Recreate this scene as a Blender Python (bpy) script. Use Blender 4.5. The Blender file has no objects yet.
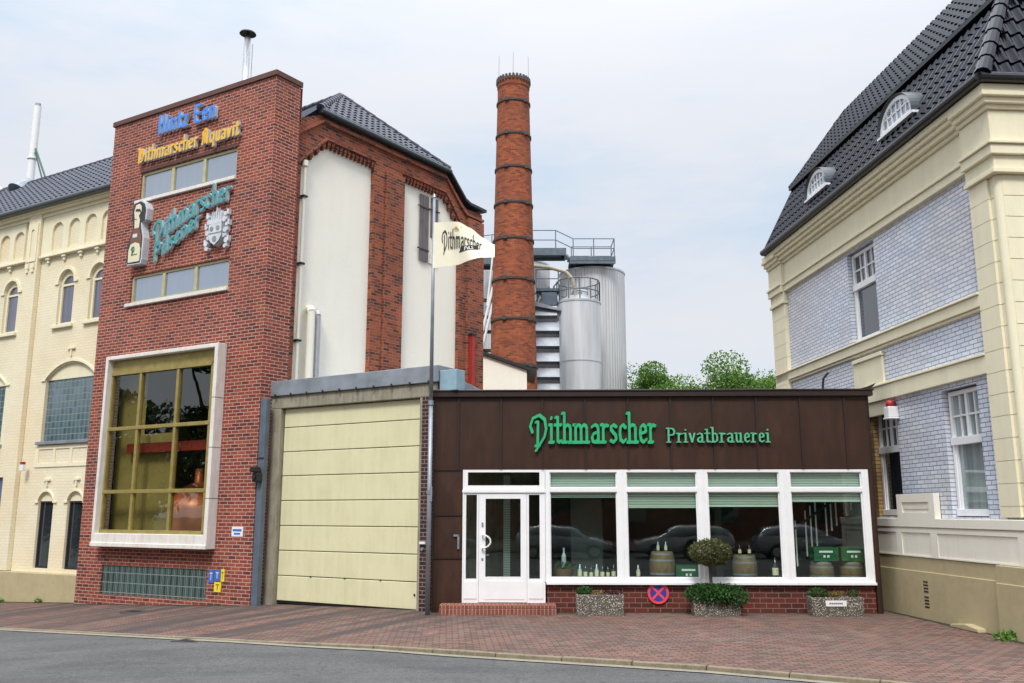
import bpy, bmesh, math, random
from math import sin, cos, pi, radians, sqrt, floor
from mathutils import Vector
from mathutils.geometry import delaunay_2d_cdt
random.seed(7)
SC = bpy.context.scene
COL = SC.collection

# ------------------------------------------------------------------ camera, light, exposure
cam_d = bpy.data.cameras.new('camera')
cam = bpy.data.objects.new('camera', cam_d); COL.objects.link(cam)
cam.location = (0, 0, 2.0)
cam.rotation_euler = (radians(90 + 10.70), 0, 0)
cam_d.sensor_width = 36.0
cam_d.lens = 900.0 / 1024.0 * 36.0
cam_d.clip_start = 0.1; cam_d.clip_end = 2000
SC.camera = cam

SUN_EL, SUN_AZ = 50, 191          # azimuth: compass style, 180 = behind the camera
world = bpy.data.worlds.new('World'); SC.world = world; world.use_nodes = True
wn = world.node_tree; wn.nodes.clear()
def wnode(t): return wn.nodes.new(t)
out = wnode('ShaderNodeOutputWorld'); bg = wnode('ShaderNodeBackground')
sky = wnode('ShaderNodeTexSky'); sky.sky_type = 'NISHITA'; sky.sun_disc = False
sky.sun_elevation = radians(SUN_EL); sky.sun_rotation = radians(SUN_AZ)
tc = wnode('ShaderNodeTexCoord'); sep = wnode('ShaderNodeSeparateXYZ')
wn.links.new(tc.outputs['Generated'], sep.inputs[0])
# cloud deck: brightness rises towards the zenith as under any overcast sky
mr = wnode('ShaderNodeMapRange'); mr.inputs[1].default_value = 0.0; mr.inputs[2].default_value = 1.0
mr.inputs[3].default_value = 7.7; mr.inputs[4].default_value = 44.0
mp0 = wnode('ShaderNodeMath'); mp0.operation = 'POWER'; mp0.inputs[1].default_value = 4.5
mx0 = wnode('ShaderNodeMath'); mx0.operation = 'MAXIMUM'; mx0.inputs[1].default_value = 0.0
wn.links.new(sep.outputs[2], mx0.inputs[0]); wn.links.new(mx0.outputs[0], mp0.inputs[0]); wn.links.new(mp0.outputs[0], mr.inputs[0])
mapn = wnode('ShaderNodeMapping'); mapn.inputs['Scale'].default_value = (1.6, 1.6, 5.5)
mapn.inputs['Location'].default_value = (0.4, 0.9, 0.35)
wn.links.new(tc.outputs['Generated'], mapn.inputs[0])
nz = wnode('ShaderNodeTexNoise'); nz.inputs['Scale'].default_value = 1.5; nz.inputs['Detail'].default_value = 7
nz.inputs['Roughness'].default_value = 0.55
wn.links.new(mapn.outputs[0], nz.inputs['Vector'])
cr = wnode('ShaderNodeValToRGB')
cr.color_ramp.elements[0].position = 0.34; cr.color_ramp.elements[0].color = (0.74, 0.86, 1.0, 1)
cr.color_ramp.elements[1].position = 0.60; cr.color_ramp.elements[1].color = (0.93, 0.945, 1.0, 1)
e = cr.color_ramp.elements.new(0.46); e.color = (0.885, 0.925, 1.0, 1)
wn.links.new(nz.outputs[0], cr.inputs[0])
vm = wnode('ShaderNodeVectorMath'); vm.operation = 'SCALE'
wn.links.new(cr.outputs[0], vm.inputs[0]); wn.links.new(mr.outputs[0], vm.inputs['Scale'])
mixc = wnode('ShaderNodeMix'); mixc.data_type = 'RGBA'; mixc.inputs[0].default_value = 0.93
wn.links.new(sky.outputs[0], mixc.inputs[6]); wn.links.new(vm.outputs[0], mixc.inputs[7])
wn.links.new(mixc.outputs[2], bg.inputs[0]); bg.inputs[1].default_value = 0.1
wn.links.new(bg.outputs[0], out.inputs[0])

sun_d = bpy.data.lights.new('sun', 'SUN'); sun_d.energy = 2.3; sun_d.angle = radians(15); sun_d.color = (1.0, 0.96, 0.9)
sun = bpy.data.objects.new('sun', sun_d); COL.objects.link(sun)
az = radians(SUN_AZ); el = radians(SUN_EL)
sdir = Vector((sin(az) * cos(el), cos(az) * cos(el), sin(el)))     # towards the sun
sun.rotation_euler = sdir.to_track_quat('Z', 'Y').to_euler()
sun.location = (0, -20, 40)

SC.view_settings.view_transform = 'Standard'; SC.view_settings.look = 'None'
SC.view_settings.exposure = 0.2; SC.view_settings.gamma = 1.0
try: SC.view_settings.use_curve_mapping = False
except Exception: pass
SC.render.engine = 'CYCLES'
SC.cycles.max_bounces = 7; SC.cycles.transparent_max_bounces = 10
SC.cycles.use_denoising = True

# ------------------------------------------------------------------ material helpers
def srgb(r, g, b):
    def f(c):
        c /= 255.0
        return c / 12.92 if c <= 0.04045 else ((c + 0.055) / 1.055) ** 2.4
    return (f(r), f(g), f(b), 1)
class N:
    def __init__(s, name):
        s.m = bpy.data.materials.new(name); s.m.use_nodes = True; s.t = s.m.node_tree
        s.b = s.t.nodes['Principled BSDF']; s.o = s.t.nodes['Material Output']
    def n(s, typ, **kw):
        x = s.t.nodes.new('ShaderNode' + typ)
        for k, v in kw.items(): setattr(x, k, v)
        return x
    def l(s, a, b): s.t.links.new(a, b)
    def set(s, rough=0.6, metal=0.0, spec=0.5, col=None, coat=0):
        s.b.inputs['Roughness'].default_value = rough; s.b.inputs['Metallic'].default_value = metal
        s.b.inputs['Specular IOR Level'].default_value = spec
        if col: s.b.inputs['Base Color'].default_value = (*col[:3], 1)
        if coat: s.b.inputs['Coat Weight'].default_value = coat; s.b.inputs['Coat Roughness'].default_value = 0.08
    def mix(s, fac, a, b, typ='MIX'):
        x = s.n('Mix', data_type='RGBA', blend_type=typ)
        for sock, v in ((0, fac), (6, a), (7, b)):
            if hasattr(v, 'is_output'): s.l(v, x.inputs[sock])
            elif sock == 0: x.inputs[0].default_value = v
            else: x.inputs[sock].default_value = (*v[:3], 1)
        return x.outputs[2]
    def noise(s, scale, detail=4, rough=0.55, vec=None, stretch=None):
        x = s.n('TexNoise'); x.inputs['Scale'].default_value = scale; x.inputs['Detail'].default_value = detail
        x.inputs['Roughness'].default_value = rough
        if vec is None: vec = s.n('TexCoord').outputs['Object']
        if stretch:
            mp = s.n('Mapping'); mp.inputs['Scale'].default_value = stretch; s.l(vec, mp.inputs[0]); vec = mp.outputs[0]
        s.l(vec, x.inputs['Vector'])
        return x.outputs[0]
    def ramp(s, fac, *stops):
        x = s.n('ValToRGB'); cr_ = x.color_ramp
        while len(cr_.elements) < len(stops): cr_.elements.new(0.5)
        for e_, (p, c) in zip(cr_.elements, stops):
            e_.position = p; e_.color = (*c[:3], 1) if hasattr(c, '__len__') else (c, c, c, 1)
        s.l(fac, x.inputs[0]); return x.outputs[0]
    def bump(s, h, dist=0.01, strength=0.6):
        x = s.n('Bump'); x.inputs['Distance'].default_value = dist; x.inputs['Strength'].default_value = strength
        s.l(h, x.inputs['Height']); s.l(x.outputs[0], s.b.inputs['Normal']); return x
    def col(s, c): s.l(c, s.b.inputs['Base Color'])

def brick_mat(name, cols, mortar, bw=0.25, rh=0.0833, ms=0.011, rough=0.85, spec=0.3, bump=0.006, grime=0.35, coat=0, var=1.0, grimecol=(0.05, 0.035, 0.03), dirt_scale=0.7, rot=0, fine_amt=0.5):
    M = N(name); uv = M.n('UVMap').outputs[0]
    if rot:
        mp = M.n('Mapping'); mp.inputs['Rotation'].default_value = (0, 0, radians(rot)); M.l(uv, mp.inputs[0]); uv = mp.outputs[0]
    wob = M.n('TexNoise'); wob.inputs['Scale'].default_value = 9; M.l(uv, wob.inputs['Vector'])
    sc = M.n('VectorMath', operation='SCALE'); sc.inputs['Scale'].default_value = 0.012; M.l(wob.outputs[1], sc.inputs[0])
    ad = M.n('VectorMath', operation='ADD'); M.l(uv, ad.inputs[0]); M.l(sc.outputs[0], ad.inputs[1]); uvw = ad.outputs[0]
    def bt(c1, c2, mo):
        b = M.n('TexBrick'); b.inputs['Scale'].default_value = 1
        b.inputs['Brick Width'].default_value = bw; b.inputs['Row Height'].default_value = rh
        b.inputs['Mortar Size'].default_value = ms; b.inputs['Mortar Smooth'].default_value = 0.25
        b.inputs['Color1'].default_value = (*c1, 1); b.inputs['Color2'].default_value = (*c2, 1); b.inputs['Mortar'].default_value = (*mo, 1)
        M.l(uvw, b.inputs['Vector']); return b
    b1 = bt((0, 0, 0), (1, 1, 1), (0.5, 0.5, 0.5))
    rv = M.ramp(b1.outputs[0], *[(i / max(1, len(cols) - 1) * 0.8 + 0.1, c) for i, c in enumerate(cols)])
    fine = M.noise(28, 5, 0.7, uv)
    c = M.mix(M.ramp(fine, (0.3, 0.0), (0.75, fine_amt)), rv, tuple(x * 0.55 for x in cols[0][:3]))
    fac = M.n('Math', operation='GREATER_THAN'); fac.inputs[1].default_value = 0.5
    mn = M.mix(M.noise(3, 3, 0.6, uv), tuple(x * 0.75 for x in mortar), mortar)
    c = M.mix(b1.outputs[1], c, mn)
    g = M.noise(dirt_scale, 5, 0.65, uv)
    hue = M.noise(0.33, 4, 0.6, uv); c = M.mix(M.ramp(hue, (0.40, 0.0), (0.62, 0.55)), c, M.mix(1.0, c, (1.0, 0.86, 0.74), 'MULTIPLY')); c = M.mix(M.ramp(M.noise(1.7, 6, 0.75, uv, (1.0, 0.25, 1)), (0.55, 0.0), (0.75, 0.30)), c, tuple(min(.8, x * 1.5 + .06) for x in cols[len(cols) // 2][:3]))
    gf = M.ramp(g, (0.42, 0.0), (0.75, grime))
    c = M.mix(gf, c, grimecol)
    M.col(c); M.set(rough, 0, spec, coat=coat)
    inv = M.n('Math', operation='SUBTRACT'); inv.inputs[0].default_value = 1; M.l(b1.outputs[1], inv.inputs[1])
    hs = M.n('Math', operation='ADD'); M.l(inv.outputs[0], hs.inputs[0])
    hm = M.n('Math', operation='MULTIPLY'); hm.inputs[1].default_value = 0.35; M.l(fine, hm.inputs[0]); M.l(hm.outputs[0], hs.inputs[1])
    M.bump(hs.outputs[0], bump, 0.8)
    return M.m
def plaster(name, col, dirt=0.25, dirtcol=None, rough=0.8, scale=1.0, bump=0.002, streak=True):
    M = N(name)
    oc = M.n('TexCoord').outputs['Object']
    dc = dirtcol or tuple(x * 0.5 for x in col[:3])
    a = M.noise(1.3 * scale, 6, 0.65, oc); b = M.noise(7 * scale, 5, 0.6, oc, (1, 1, 0.12) if streak else None)
    mul = M.n('Math', operation='MULTIPLY'); M.l(a, mul.inputs[0]); M.l(b, mul.inputs[1])
    f = M.ramp(mul.outputs[0], (0.18, 0.0), (0.48, dirt))
    c = M.mix(f, col, dc)
    c = M.mix(M.ramp(M.noise(30 * scale, 3), (0.4, 0.0), (0.8, 0.12)), c, tuple(x * 0.6 for x in col[:3]))
    M.col(c); M.set(rough, 0, 0.3)
    M.bump(M.noise(60 * scale, 4), bump, 0.5)
    return M.m
def plain(name, col, rough=0.5, metal=0.0, spec=0.5, var=0.12, scale=6, coat=0):
    M = N(name)
    c = M.mix(M.ramp(M.noise(scale, 5), (0.35, 0.0), (0.75, 1.0)), col, tuple(x * (1 - var * 2) for x in col[:3]))
    M.col(c); M.set(rough, metal, spec, coat=coat)
    return M.m
def glass_clear(name, tint=(0.72, 0.8, 0.76), refl=0.08):
    M = N(name); tr = M.n('BsdfTransparent'); tr.inputs[0].default_value = (*tint, 1)
    gl = M.n('BsdfGlossy'); gl.inputs['Roughness'].default_value = 0.01; gl.inputs[0].default_value = (0.95, 1, 0.98, 1)
    fr = M.n('Fresnel'); gm = M.n('NewGeometry'); ir = M.n('MapRange'); ir.inputs[3].default_value = 1.5; ir.inputs[4].default_value = 1 / 1.5
    M.l(gm.outputs['Backfacing'], ir.inputs[0]); M.l(ir.outputs[0], fr.inputs[0])
    ad = M.n('Math', operation='ADD'); ad.inputs[1].default_value = refl; M.l(fr.outputs[0], ad.inputs[0])
    wav = M.n('Bump'); wav.inputs['Distance'].default_value = 0.004; wav.inputs['Strength'].default_value = 0.25
    M.l(M.noise(1.6, 1), wav.inputs['Height']); M.l(wav.outputs[0], gl.inputs['Normal'])
    mx = M.n('MixShader'); M.l(ad.outputs[0], mx.inputs[0]); M.l(tr.outputs[0], mx.inputs[1]); M.l(gl.outputs[0], mx.inputs[2])
    M.l(mx.outputs[0], M.o.inputs[0]); M.t.nodes.remove(M.b); return M.m
def glass_dark(name, base, refl=0.2, wave=0.2, var=0.6):
    M = N(name); df = M.n('BsdfDiffuse'); 
    c = M.mix(M.ramp(M.noise(1.2, 3, 0.5, None, (6, 6, 0.5)), (0.35, 0.0), (0.65, 1.0)), base, tuple(x * var for x in base))
    M.l(c, df.inputs[0])
    gl = M.n('BsdfGlossy'); gl.inputs['Roughness'].default_value = 0.03; gl.inputs[0].default_value = (0.93, 0.97, 1, 1)
    wav = M.n('Bump'); wav.inputs['Distance'].default_value = 0.006; wav.inputs['Strength'].default_value = wave
    M.l(M.noise(1.3, 1), wav.inputs['Height']); M.l(wav.outputs[0], gl.inputs['Normal'])
    fr = M.n('Fresnel'); gm = M.n('NewGeometry'); ir = M.n('MapRange'); ir.inputs[3].default_value = 1.5; ir.inputs[4].default_value = 1 / 1.5
    M.l(gm.outputs['Backfacing'], ir.inputs[0]); M.l(ir.outputs[0], fr.inputs[0])
    ad = M.n('Math', operation='ADD'); ad.inputs[1].default_value = refl; M.l(fr.outputs[0], ad.inputs[0])
    mx = M.n('MixShader'); M.l(ad.outputs[0], mx.inputs[0]); M.l(df.outputs[0], mx.inputs[1]); M.l(gl.outputs[0], mx.inputs[2])
    M.l(mx.outputs[0], M.o.inputs[0]); M.t.nodes.remove(M.b); return M.m
def leaf_mat(name, c1, c2, rough=0.5):
    M = N(name); g = M.n('NewGeometry')
    c = M.mix(g.outputs['Random Per Island'], c1, c2)
    M.col(c); M.set(rough, 0, 0.35)
    tl = M.n('BsdfTranslucent'); M.l(c, tl.inputs[0])
    mx = M.n('MixShader'); mx.inputs[0].default_value = 0.25; M.l(M.b.outputs[0], mx.inputs[1]); M.l(tl.outputs[0], mx.inputs[2])
    M.l(mx.outputs[0], M.o.inputs[0]); return M.m

MT = {}
MT['tower_brick'] = brick_mat('red brick', [(0.13, 0.035, 0.03), (0.25, 0.052, 0.034), (0.29, 0.060, 0.037), (0.33, 0.070, 0.040), (0.27, 0.056, 0.035), (0.38, 0.095, 0.05)], (0.56, 0.38, 0.32), ms=0.0105, grime=0.45, dirt_scale=0.5)
MT['gable_brick'] = brick_mat('weathered red brick', [(0.09, 0.035, 0.025), (0.28, 0.07, 0.036), (0.38, 0.09, 0.04), (0.44, 0.115, 0.045)], (0.30, 0.19, 0.15), ms=0.010, grime=0.4, dirt_scale=1.4)
MT['chim_brick'] = brick_mat('chimney brick', [(0.18, 0.05, 0.03), (0.37, 0.09, 0.038), (0.48, 0.13, 0.05), (0.31, 0.078, 0.038)], (0.26, 0.12, 0.07), ms=0.010, grime=0.4, dirt_scale=0.9)
MT['base_brick'] = brick_mat('shop base brick', [(0.08, 0.02, 0.016), (0.17, 0.032, 0.024), (0.12, 0.025, 0.02)], (0.26, 0.17, 0.14), bw=0.25, rh=0.1, ms=0.009, rough=0.6, grime=0.3)
MT['dark_brick'] = brick_mat('dark brown brick', [(0.03, 0.018, 0.018), (0.07, 0.03, 0.028), (0.05, 0.025, 0.03)], (0.25, 0.2, 0.18), ms=0.011)
MT['tan_brick'] = brick_mat('tan brick', [(0.34, 0.21, 0.085), (0.48, 0.32, 0.13), (0.42, 0.26, 0.11)], (0.14, 0.11, 0.08), ms=0.011, rough=0.5)
MT['tile_wall'] = brick_mat('glazed white brick', [(0.59, 0.66, 0.78), (0.65, 0.71, 0.82), (0.73, 0.78, 0.87)], (0.20, 0.23, 0.32), bw=0.255, rh=0.0815, ms=0.0085, fine_amt=0.15, rough=0.22, spec=0.6, bump=0.005, grime=0.1, grimecol=(0.3, 0.32, 0.36))
MT['cream_brick'] = brick_mat('cream painted brick', [(0.80, 0.74, 0.55), (0.82, 0.76, 0.57), (0.79, 0.73, 0.54)], (0.755, 0.685, 0.48), fine_amt=0.10, ms=0.006, bump=0.0025, grime=0.2, grimecol=(0.45, 0.36, 0.22), rough=0.7)
MT['paver'] = brick_mat('reddish pavers', [(0.13, 0.082, 0.07), (0.20, 0.112, 0.09), (0.27, 0.138, 0.11), (0.21, 0.15, 0.125)], (0.065, 0.055, 0.045), bw=0.205, rh=0.105, ms=0.012, rough=0.85, bump=0.005, grime=0.5, grimecol=(0.07, 0.062, 0.055), dirt_scale=0.35, rot=-4)
MT['cream'] = plaster('cream paint', (0.81, 0.75, 0.55), 0.3, (0.5, 0.42, 0.26))
MT['cream_right'] = plaster('pale cream stucco', (0.82, 0.765, 0.56), 0.45, (0.60, 0.55, 0.41))
MT['white_stucco'] = plaster('warm white stucco', (0.80, 0.77, 0.67), 0.28, (0.55, 0.5, 0.38))
MT['render_white'] = plaster('off white render', (0.90, 0.87, 0.765), 0.16, (0.58, 0.53, 0.42), scale=0.6)
MT['tan'] = plaster('tan plinth paint', (0.45, 0.38, 0.225), 0.5, (0.29, 0.24, 0.15), streak=False)
MT['concrete'] = plaster('weathered concrete', (0.33, 0.30, 0.23), 0.9, (0.10, 0.095, 0.07), scale=1.8, bump=0.006)
MT['white_conc'] = plaster('white painted concrete frame', (0.74, 0.71, 0.66), 0.6, (0.42, 0.38, 0.33), scale=2)
MT['door_yellow'] = plaster('pale yellow door panels', (0.69, 0.655, 0.42), 0.6, (0.52, 0.48, 0.29), rough=0.5, bump=0.0008)
MT['brown'] = plaster('brown metal cladding', (0.040, 0.021, 0.0145), 0.7, (0.085, 0.038, 0.022), rough=0.42, scale=0.9, bump=0.001, streak=True)
MT['dark_brown'] = plain('dark brown trim', (0.03, 0.017, 0.014), 0.4)
MT['coping'] = plain('dark brick coping', (0.12, 0.05, 0.04), 0.7)
MT['white_frame'] = plain('white window paint', (0.84, 0.85, 0.86), 0.3, var=0.035, scale=3)
MT['gold_frame'] = plain('gold anodised frame', (0.42, 0.33, 0.11), 0.38, 0.35, var=0.15)
MT['beige_frame'] = plain('beige metal frame', (0.52, 0.47, 0.27), 0.4, 0.1, var=0.12)
MT['zinc'] = plain('grey metal', (0.33, 0.36, 0.40), 0.45, 0.4, var=0.2, scale=2)
MT['steel'] = plain('light steel', (0.55, 0.57, 0.60), 0.35, 0.6, var=0.12, scale=2)
MT['galv'] = plain('galvanised steel', (0.17, 0.20, 0.23), 0.5, 0.5, var=0.2, scale=3)
MT['dark_metal'] = plain('dark metal', (0.03, 0.033, 0.038), 0.45, 0.3)
MT['gutter'] = plain('black gutter', (0.012, 0.013, 0.016), 0.35)
MT['gutter_grey'] = plain('grey gutter', (0.06, 0.075, 0.085), 0.4)
MT['blue_metal'] = plain('blue grey metal', (0.12, 0.155, 0.20), 0.5, 0.1, var=0.2, scale=3)
MT['pale_blue'] = plain('pale blue sheet', (0.28, 0.42, 0.50), 0.5)
MT['roof_dark'] = plain('dark glazed roof tile', (0.006, 0.007, 0.018), 0.13, 0, 0.2, var=0.5, scale=5)
MT['roof_blue'] = plain('blue grey roof tile', (0.034, 0.039, 0.065), 0.4, 0, 0.3, var=0.25, scale=3)
MT['green_metal'] = plain('green metal', (0.03, 0.11, 0.07), 0.5)
MT['wood_grey'] = plaster('weathered grey boards', (0.17, 0.15, 0.16), 0.8, (0.07, 0.06, 0.06), scale=2)
MT['blue_door'] = plain('blue door paint', (0.10, 0.13, 0.26), 0.5)
MT['black'] = plain('black plastic', (0.012, 0.012, 0.013), 0.5)
MT['red'] = plain('red paint', (0.38, 0.022, 0.018), 0.4)
MT['red_pink'] = plain('faded red sign paint', (0.85, 0.07, 0.10), 0.4, var=0.02)
MT['sign_blue'] = plain('sign blue', (0.035, 0.05, 0.30), 0.4, var=0.02)
MT['white'] = plain('white plastic', (0.8, 0.8, 0.8), 0.35, var=0.03)
MT['brick_red_step'] = brick_mat('step brick', [(0.22, 0.06, 0.04), (0.33, 0.10, 0.065), (0.27, 0.075, 0.05)], (0.40, 0.30, 0.25), bw=0.075, rh=0.4, ms=0.009)
MT['let_green'] = plain('green letter face', (0.03, 0.42, 0.17), 0.35, var=0.08)
MT['let_green_d'] = plain('green letter edge', (0.02, 0.20, 0.09), 0.4)
MT['let_green2'] = plain('pale green letter face', (0.10, 0.46, 0.25), 0.35, var=0.05)
MT['let_blue'] = plain('blue letter face', (0.045, 0.24, 0.78), 0.35, var=0.05)
MT['let_yellow'] = plain('yellow letter face', (0.85, 0.47, 0.015), 0.35, var=0.08)
MT['let_teal'] = plain('teal letter face', (0.04, 0.34, 0.36), 0.35, var=0.12)
MT['let_side'] = plain('pale letter side', (0.62, 0.66, 0.70), 0.45)
MT['sign_dark'] = plain('dark sign outline', (0.03, 0.03, 0.04), 0.5)
MT['bottle_brown'] = plain('brown bottle paint', (0.19, 0.075, 0.045), 0.4)
MT['label_cream'] = plain('cream label paint', (0.72, 0.66, 0.46), 0.5, var=0.03)
MT['glass_shop'] = glass_clear('shop window glass', (0.86, 0.95, 0.90), 0.035)
MT['glass_brew'] = glass_clear('brewhouse window glass', (0.90, 0.88, 0.68), 0.06)
MT['glass_sky'] = glass_dark('upper window glass', (0.15, 0.20, 0.28), 0.26, 0.1, 0.93)
MT['glass_curtain'] = glass_dark('curtained window glass', (0.15, 0.145, 0.20), 0.06)
MT['glass_black'] = glass_dark('dark window glass', (0.03, 0.035, 0.045), 0.08)
MT['glass_blinds'] = glass_dark('blind window glass', (0.30, 0.36, 0.36), 0.10)
def glassblock(name, c1, c2, bw, rh):
    M = N(name); uv = M.n('UVMap').outputs[0]
    b = M.n('TexBrick'); b.offset = 0; b.inputs['Scale'].default_value = 1
    b.inputs['Brick Width'].default_value = bw; b.inputs['Row Height'].default_value = rh
    b.inputs['Mortar Size'].default_value = 0.014; b.inputs['Mortar Smooth'].default_value = 0.6
    b.inputs['Color1'].default_value = (*c1, 1); b.inputs['Color2'].default_value = (*c2, 1); b.inputs['Mortar'].default_value = (0.36, 0.40, 0.36, 1)
    M.l(uv, b.inputs['Vector'])
    w = M.n('TexWave', bands_direction='X'); w.inputs['Scale'].default_value = 1 / bw * 0.314 * 2; w.inputs['Distortion'].default_value = 1.5
    M.l(uv, w.inputs['Vector'])
    c = M.mix(M.ramp(w.outputs[0], (0.5, 0.0), (0.95, 0.3)), b.outputs[0], (0.25, 0.36, 0.36))
    c = M.mix(b.outputs[1], c, (0.25, 0.29, 0.285)); M.col(c); M.set(0.12, 0, 0.8)
    iv = M.n('Math', operation='SUBTRACT'); iv.inputs[0].default_value = 1; M.l(b.outputs[1], iv.inputs[1])
    M.bump(iv.outputs[0], 0.015, 0.9); return M.m
MT['glassblock_g'] = glassblock('green glass block', (0.012, 0.03, 0.026), (0.04, 0.075, 0.06), 0.215, 0.24)
MT['glassblock_b'] = glassblock('blue glass block', (0.035, 0.065, 0.085), (0.09, 0.15, 0.18), 0.19, 0.19)
def asphalt():
    M = N('asphalt'); oc = M.n('TexCoord').outputs['Object']
    c = M.mix(M.ramp(M.noise(45, 6, 0.8, oc), (0.30, 0.0), (0.70, 1.0)), (0.032, 0.032, 0.033), (0.125, 0.124, 0.124))
    c = M.mix(M.ramp(M.noise(14, 4, 0.9, oc), (0.40, 0.0), (0.62, 0.45)), c, (0.20, 0.198, 0.195))
    c = M.mix(M.ramp(M.noise(0.5, 5, 0.6, oc, (1, 2.5, 1)), (0.38, 0.0), (0.7, 0.55)), c, (0.045, 0.045, 0.047))
    c = M.mix(M.ramp(M.noise(70, 1, 0.5, oc), (0.68, 0.0), (0.74, 0.8)), c, (0.36, 0.36, 0.36))
    vo = M.n('TexVoronoi', feature='DISTANCE_TO_EDGE'); vo.inputs['Scale'].default_value = 0.45
    wv = M.n('VectorMath', operation='ADD'); nv = M.n('TexNoise'); nv.inputs['Scale'].default_value = 1.6; nv.inputs['Detail'].default_value = 6; M.l(oc, nv.inputs['Vector']); M.l(oc, wv.inputs[0]); M.l(nv.outputs[1], wv.inputs[1]); M.l(wv.outputs[0], vo.inputs['Vector'])
    c = M.mix(M.ramp(vo.outputs['Distance'], (0.0, 0.5), (0.007, 0.0)), c, (0.025, 0.025, 0.026))
    c = M.mix(M.ramp(M.noise(0.28, 2, 0.4, oc), (0.545, 0.0), (0.56, 0.18)), c, (0.045, 0.045, 0.05))
    c = M.mix(M.ramp(M.noise(0.9, 4, 0.6, oc, (.25, 3.2, 1)), (0.5, 0.0), (0.8, 0.22)), c, (0.17, 0.185, 0.18))
    M.col(c); M.set(0.85, 0, 0.3); M.bump(M.noise(120, 4, 0.7, oc), 0.008, 0.8); return M.m
MT['asphalt'] = asphalt()
MT['kerb'] = plaster('kerb stone', (0.24, 0.20, 0.135), 1.0, (0.10, 0.09, 0.065), scale=3, streak=False, bump=0.004)
MT['gutter_stone'] = plaster('gutter stones', (0.27, 0.245, 0.19), 1.0, (0.15, 0.14, 0.12), scale=3, streak=False, bump=0.004)
MT['ground'] = plain('soil and grass', (0.06, 0.075, 0.035), 0.95, scale=0.3)
def agg():
    M = N('exposed aggregate'); v = M.n('TexVoronoi'); v.inputs['Scale'].default_value = 42
    oc = M.n('TexCoord').outputs['Object']; M.l(oc, v.inputs['Vector'])
    bw = M.n('RGBToBW'); M.l(v.outputs['Color'], bw.inputs[0])
    c = M.ramp(bw.outputs[0], (0.25, (0.07, 0.06, 0.05)), (0.5, (0.28, 0.25, 0.20)), (0.75, (0.55, 0.50, 0.41)))
    c = M.mix(M.ramp(v.outputs['Distance'], (0.35, 0.0), (0.6, 1.0)), c, (0.10, 0.09, 0.08))
    M.col(c); M.set(0.8, 0, 0.3); M.bump(v.outputs['Distance'], -0.01, 0.8); return M.m
MT['aggregate'] = agg()
MT['leaf_dark'] = leaf_mat('dark shrub leaves', (0.012, 0.05, 0.010), (0.05, 0.14, 0.025))
MT['leaf_olive'] = leaf_mat('olive box leaves', (0.035, 0.045, 0.012), (0.16, 0.165, 0.06))
MT['leaf_tree'] = leaf_mat('tree leaves', (0.06, 0.15, 0.02), (0.17, 0.30, 0.05))
MT['leaf_back'] = leaf_mat('street tree leaves', (0.02, 0.045, 0.012), (0.06, 0.10, 0.03))
MT['leaf_red'] = leaf_mat('dark red heather', (0.05, 0.015, 0.02), (0.12, 0.04, 0.04))
MT['leaf_yellow'] = leaf_mat('yellowed leaves', (0.12, 0.09, 0.02), (0.28, 0.20, 0.06))
MT['bark'] = plain('bark', (0.08, 0.06, 0.045), 0.9)
MT['soil'] = plain('soil', (0.035, 0.025, 0.018), 0.95)
MT['room'] = plain('dim room wall', (0.13, 0.16, 0.145), 0.8, scale=1)
MT['room_dark'] = plain('dark room wall', (0.035, 0.045, 0.04), 0.8, scale=1)
MT['room_olive'] = plain('olive tiled wall', (0.13, 0.125, 0.075), 0.6, scale=1)
MT['blind'] = None
def blind():
    M = N('pale green slats'); w = M.n('TexWave', bands_direction='Y'); w.inputs['Scale'].default_value = 6.0; w.inputs['Distortion'].default_value = 0.4
    M.l(M.n('UVMap').outputs[0], w.inputs['Vector'])
    M.col(M.mix(w.outputs[0], (0.33, 0.43, 0.37), (0.68, 0.78, 0.70))); M.set(0.6); return M.m
MT['blind'] = blind()
MT['copper'] = plain('copper', (0.42, 0.13, 0.07), 0.4, 0.3, var=0.1)
MT['barrel'] = plain('oak barrel', (0.20, 0.13, 0.055), 0.6, var=0.25, scale=12)
MT['crate'] = plain('green crate plastic', (0.012, 0.11, 0.04), 0.45, var=0.05)
MT['bottle_dark'] = plain('dark bottle glass', (0.02, 0.025, 0.015), 0.1, spec=0.9)
MT['bottle_pale'] = plain('pale bottle glass', (0.45, 0.55, 0.55), 0.15, spec=0.8)
MT['basket'] = plain('wicker', (0.22, 0.13, 0.06), 0.8)
MT['flag'] = plain('cream flag cloth', (0.84, 0.79, 0.62), 0.8, var=0.03)
MT['flag_ink'] = plain('black flag print', (0.03, 0.032, 0.03), 0.8, var=0.02)
MT['flag_gold'] = plain('gold flag print', (0.45, 0.33, 0.12), 0.8, var=0.02)
MT['yellow'] = plain('yellow plate', (0.85, 0.65, 0.03), 0.4, var=0.03)
MT['bright_blue'] = plain('blue plate', (0.05, 0.16, 0.52), 0.4, var=0.03)
MT['iron'] = plain('cast iron', (0.05, 0.045, 0.042), 0.7)
def rib_mat(name, base, freq, depth):
    M = N(name); uv = M.n('UVMap').outputs[0]
    w = M.n('TexWave', bands_direction='X'); w.inputs['Scale'].default_value = freq; M.l(uv, w.inputs['Vector'])
    c = M.mix(M.ramp(M.noise(0.8, 6, 0.6, uv, (3, 0.25, 1)), (0.4, 0.0), (0.75, 0.6)), base, tuple(x * 0.55 for x in base))
    M.col(c); M.set(0.42, 0.25, 0.5); M.bump(w.outputs[0], depth, 0.7); return M.m
MT['rib'] = rib_mat('ribbed steel', (0.60, 0.60, 0.61), 1.7, 0.05)
MT['tank'] = rib_mat('brushed tank steel', (0.62, 0.63, 0.65), 0.25, 0.004)
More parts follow.
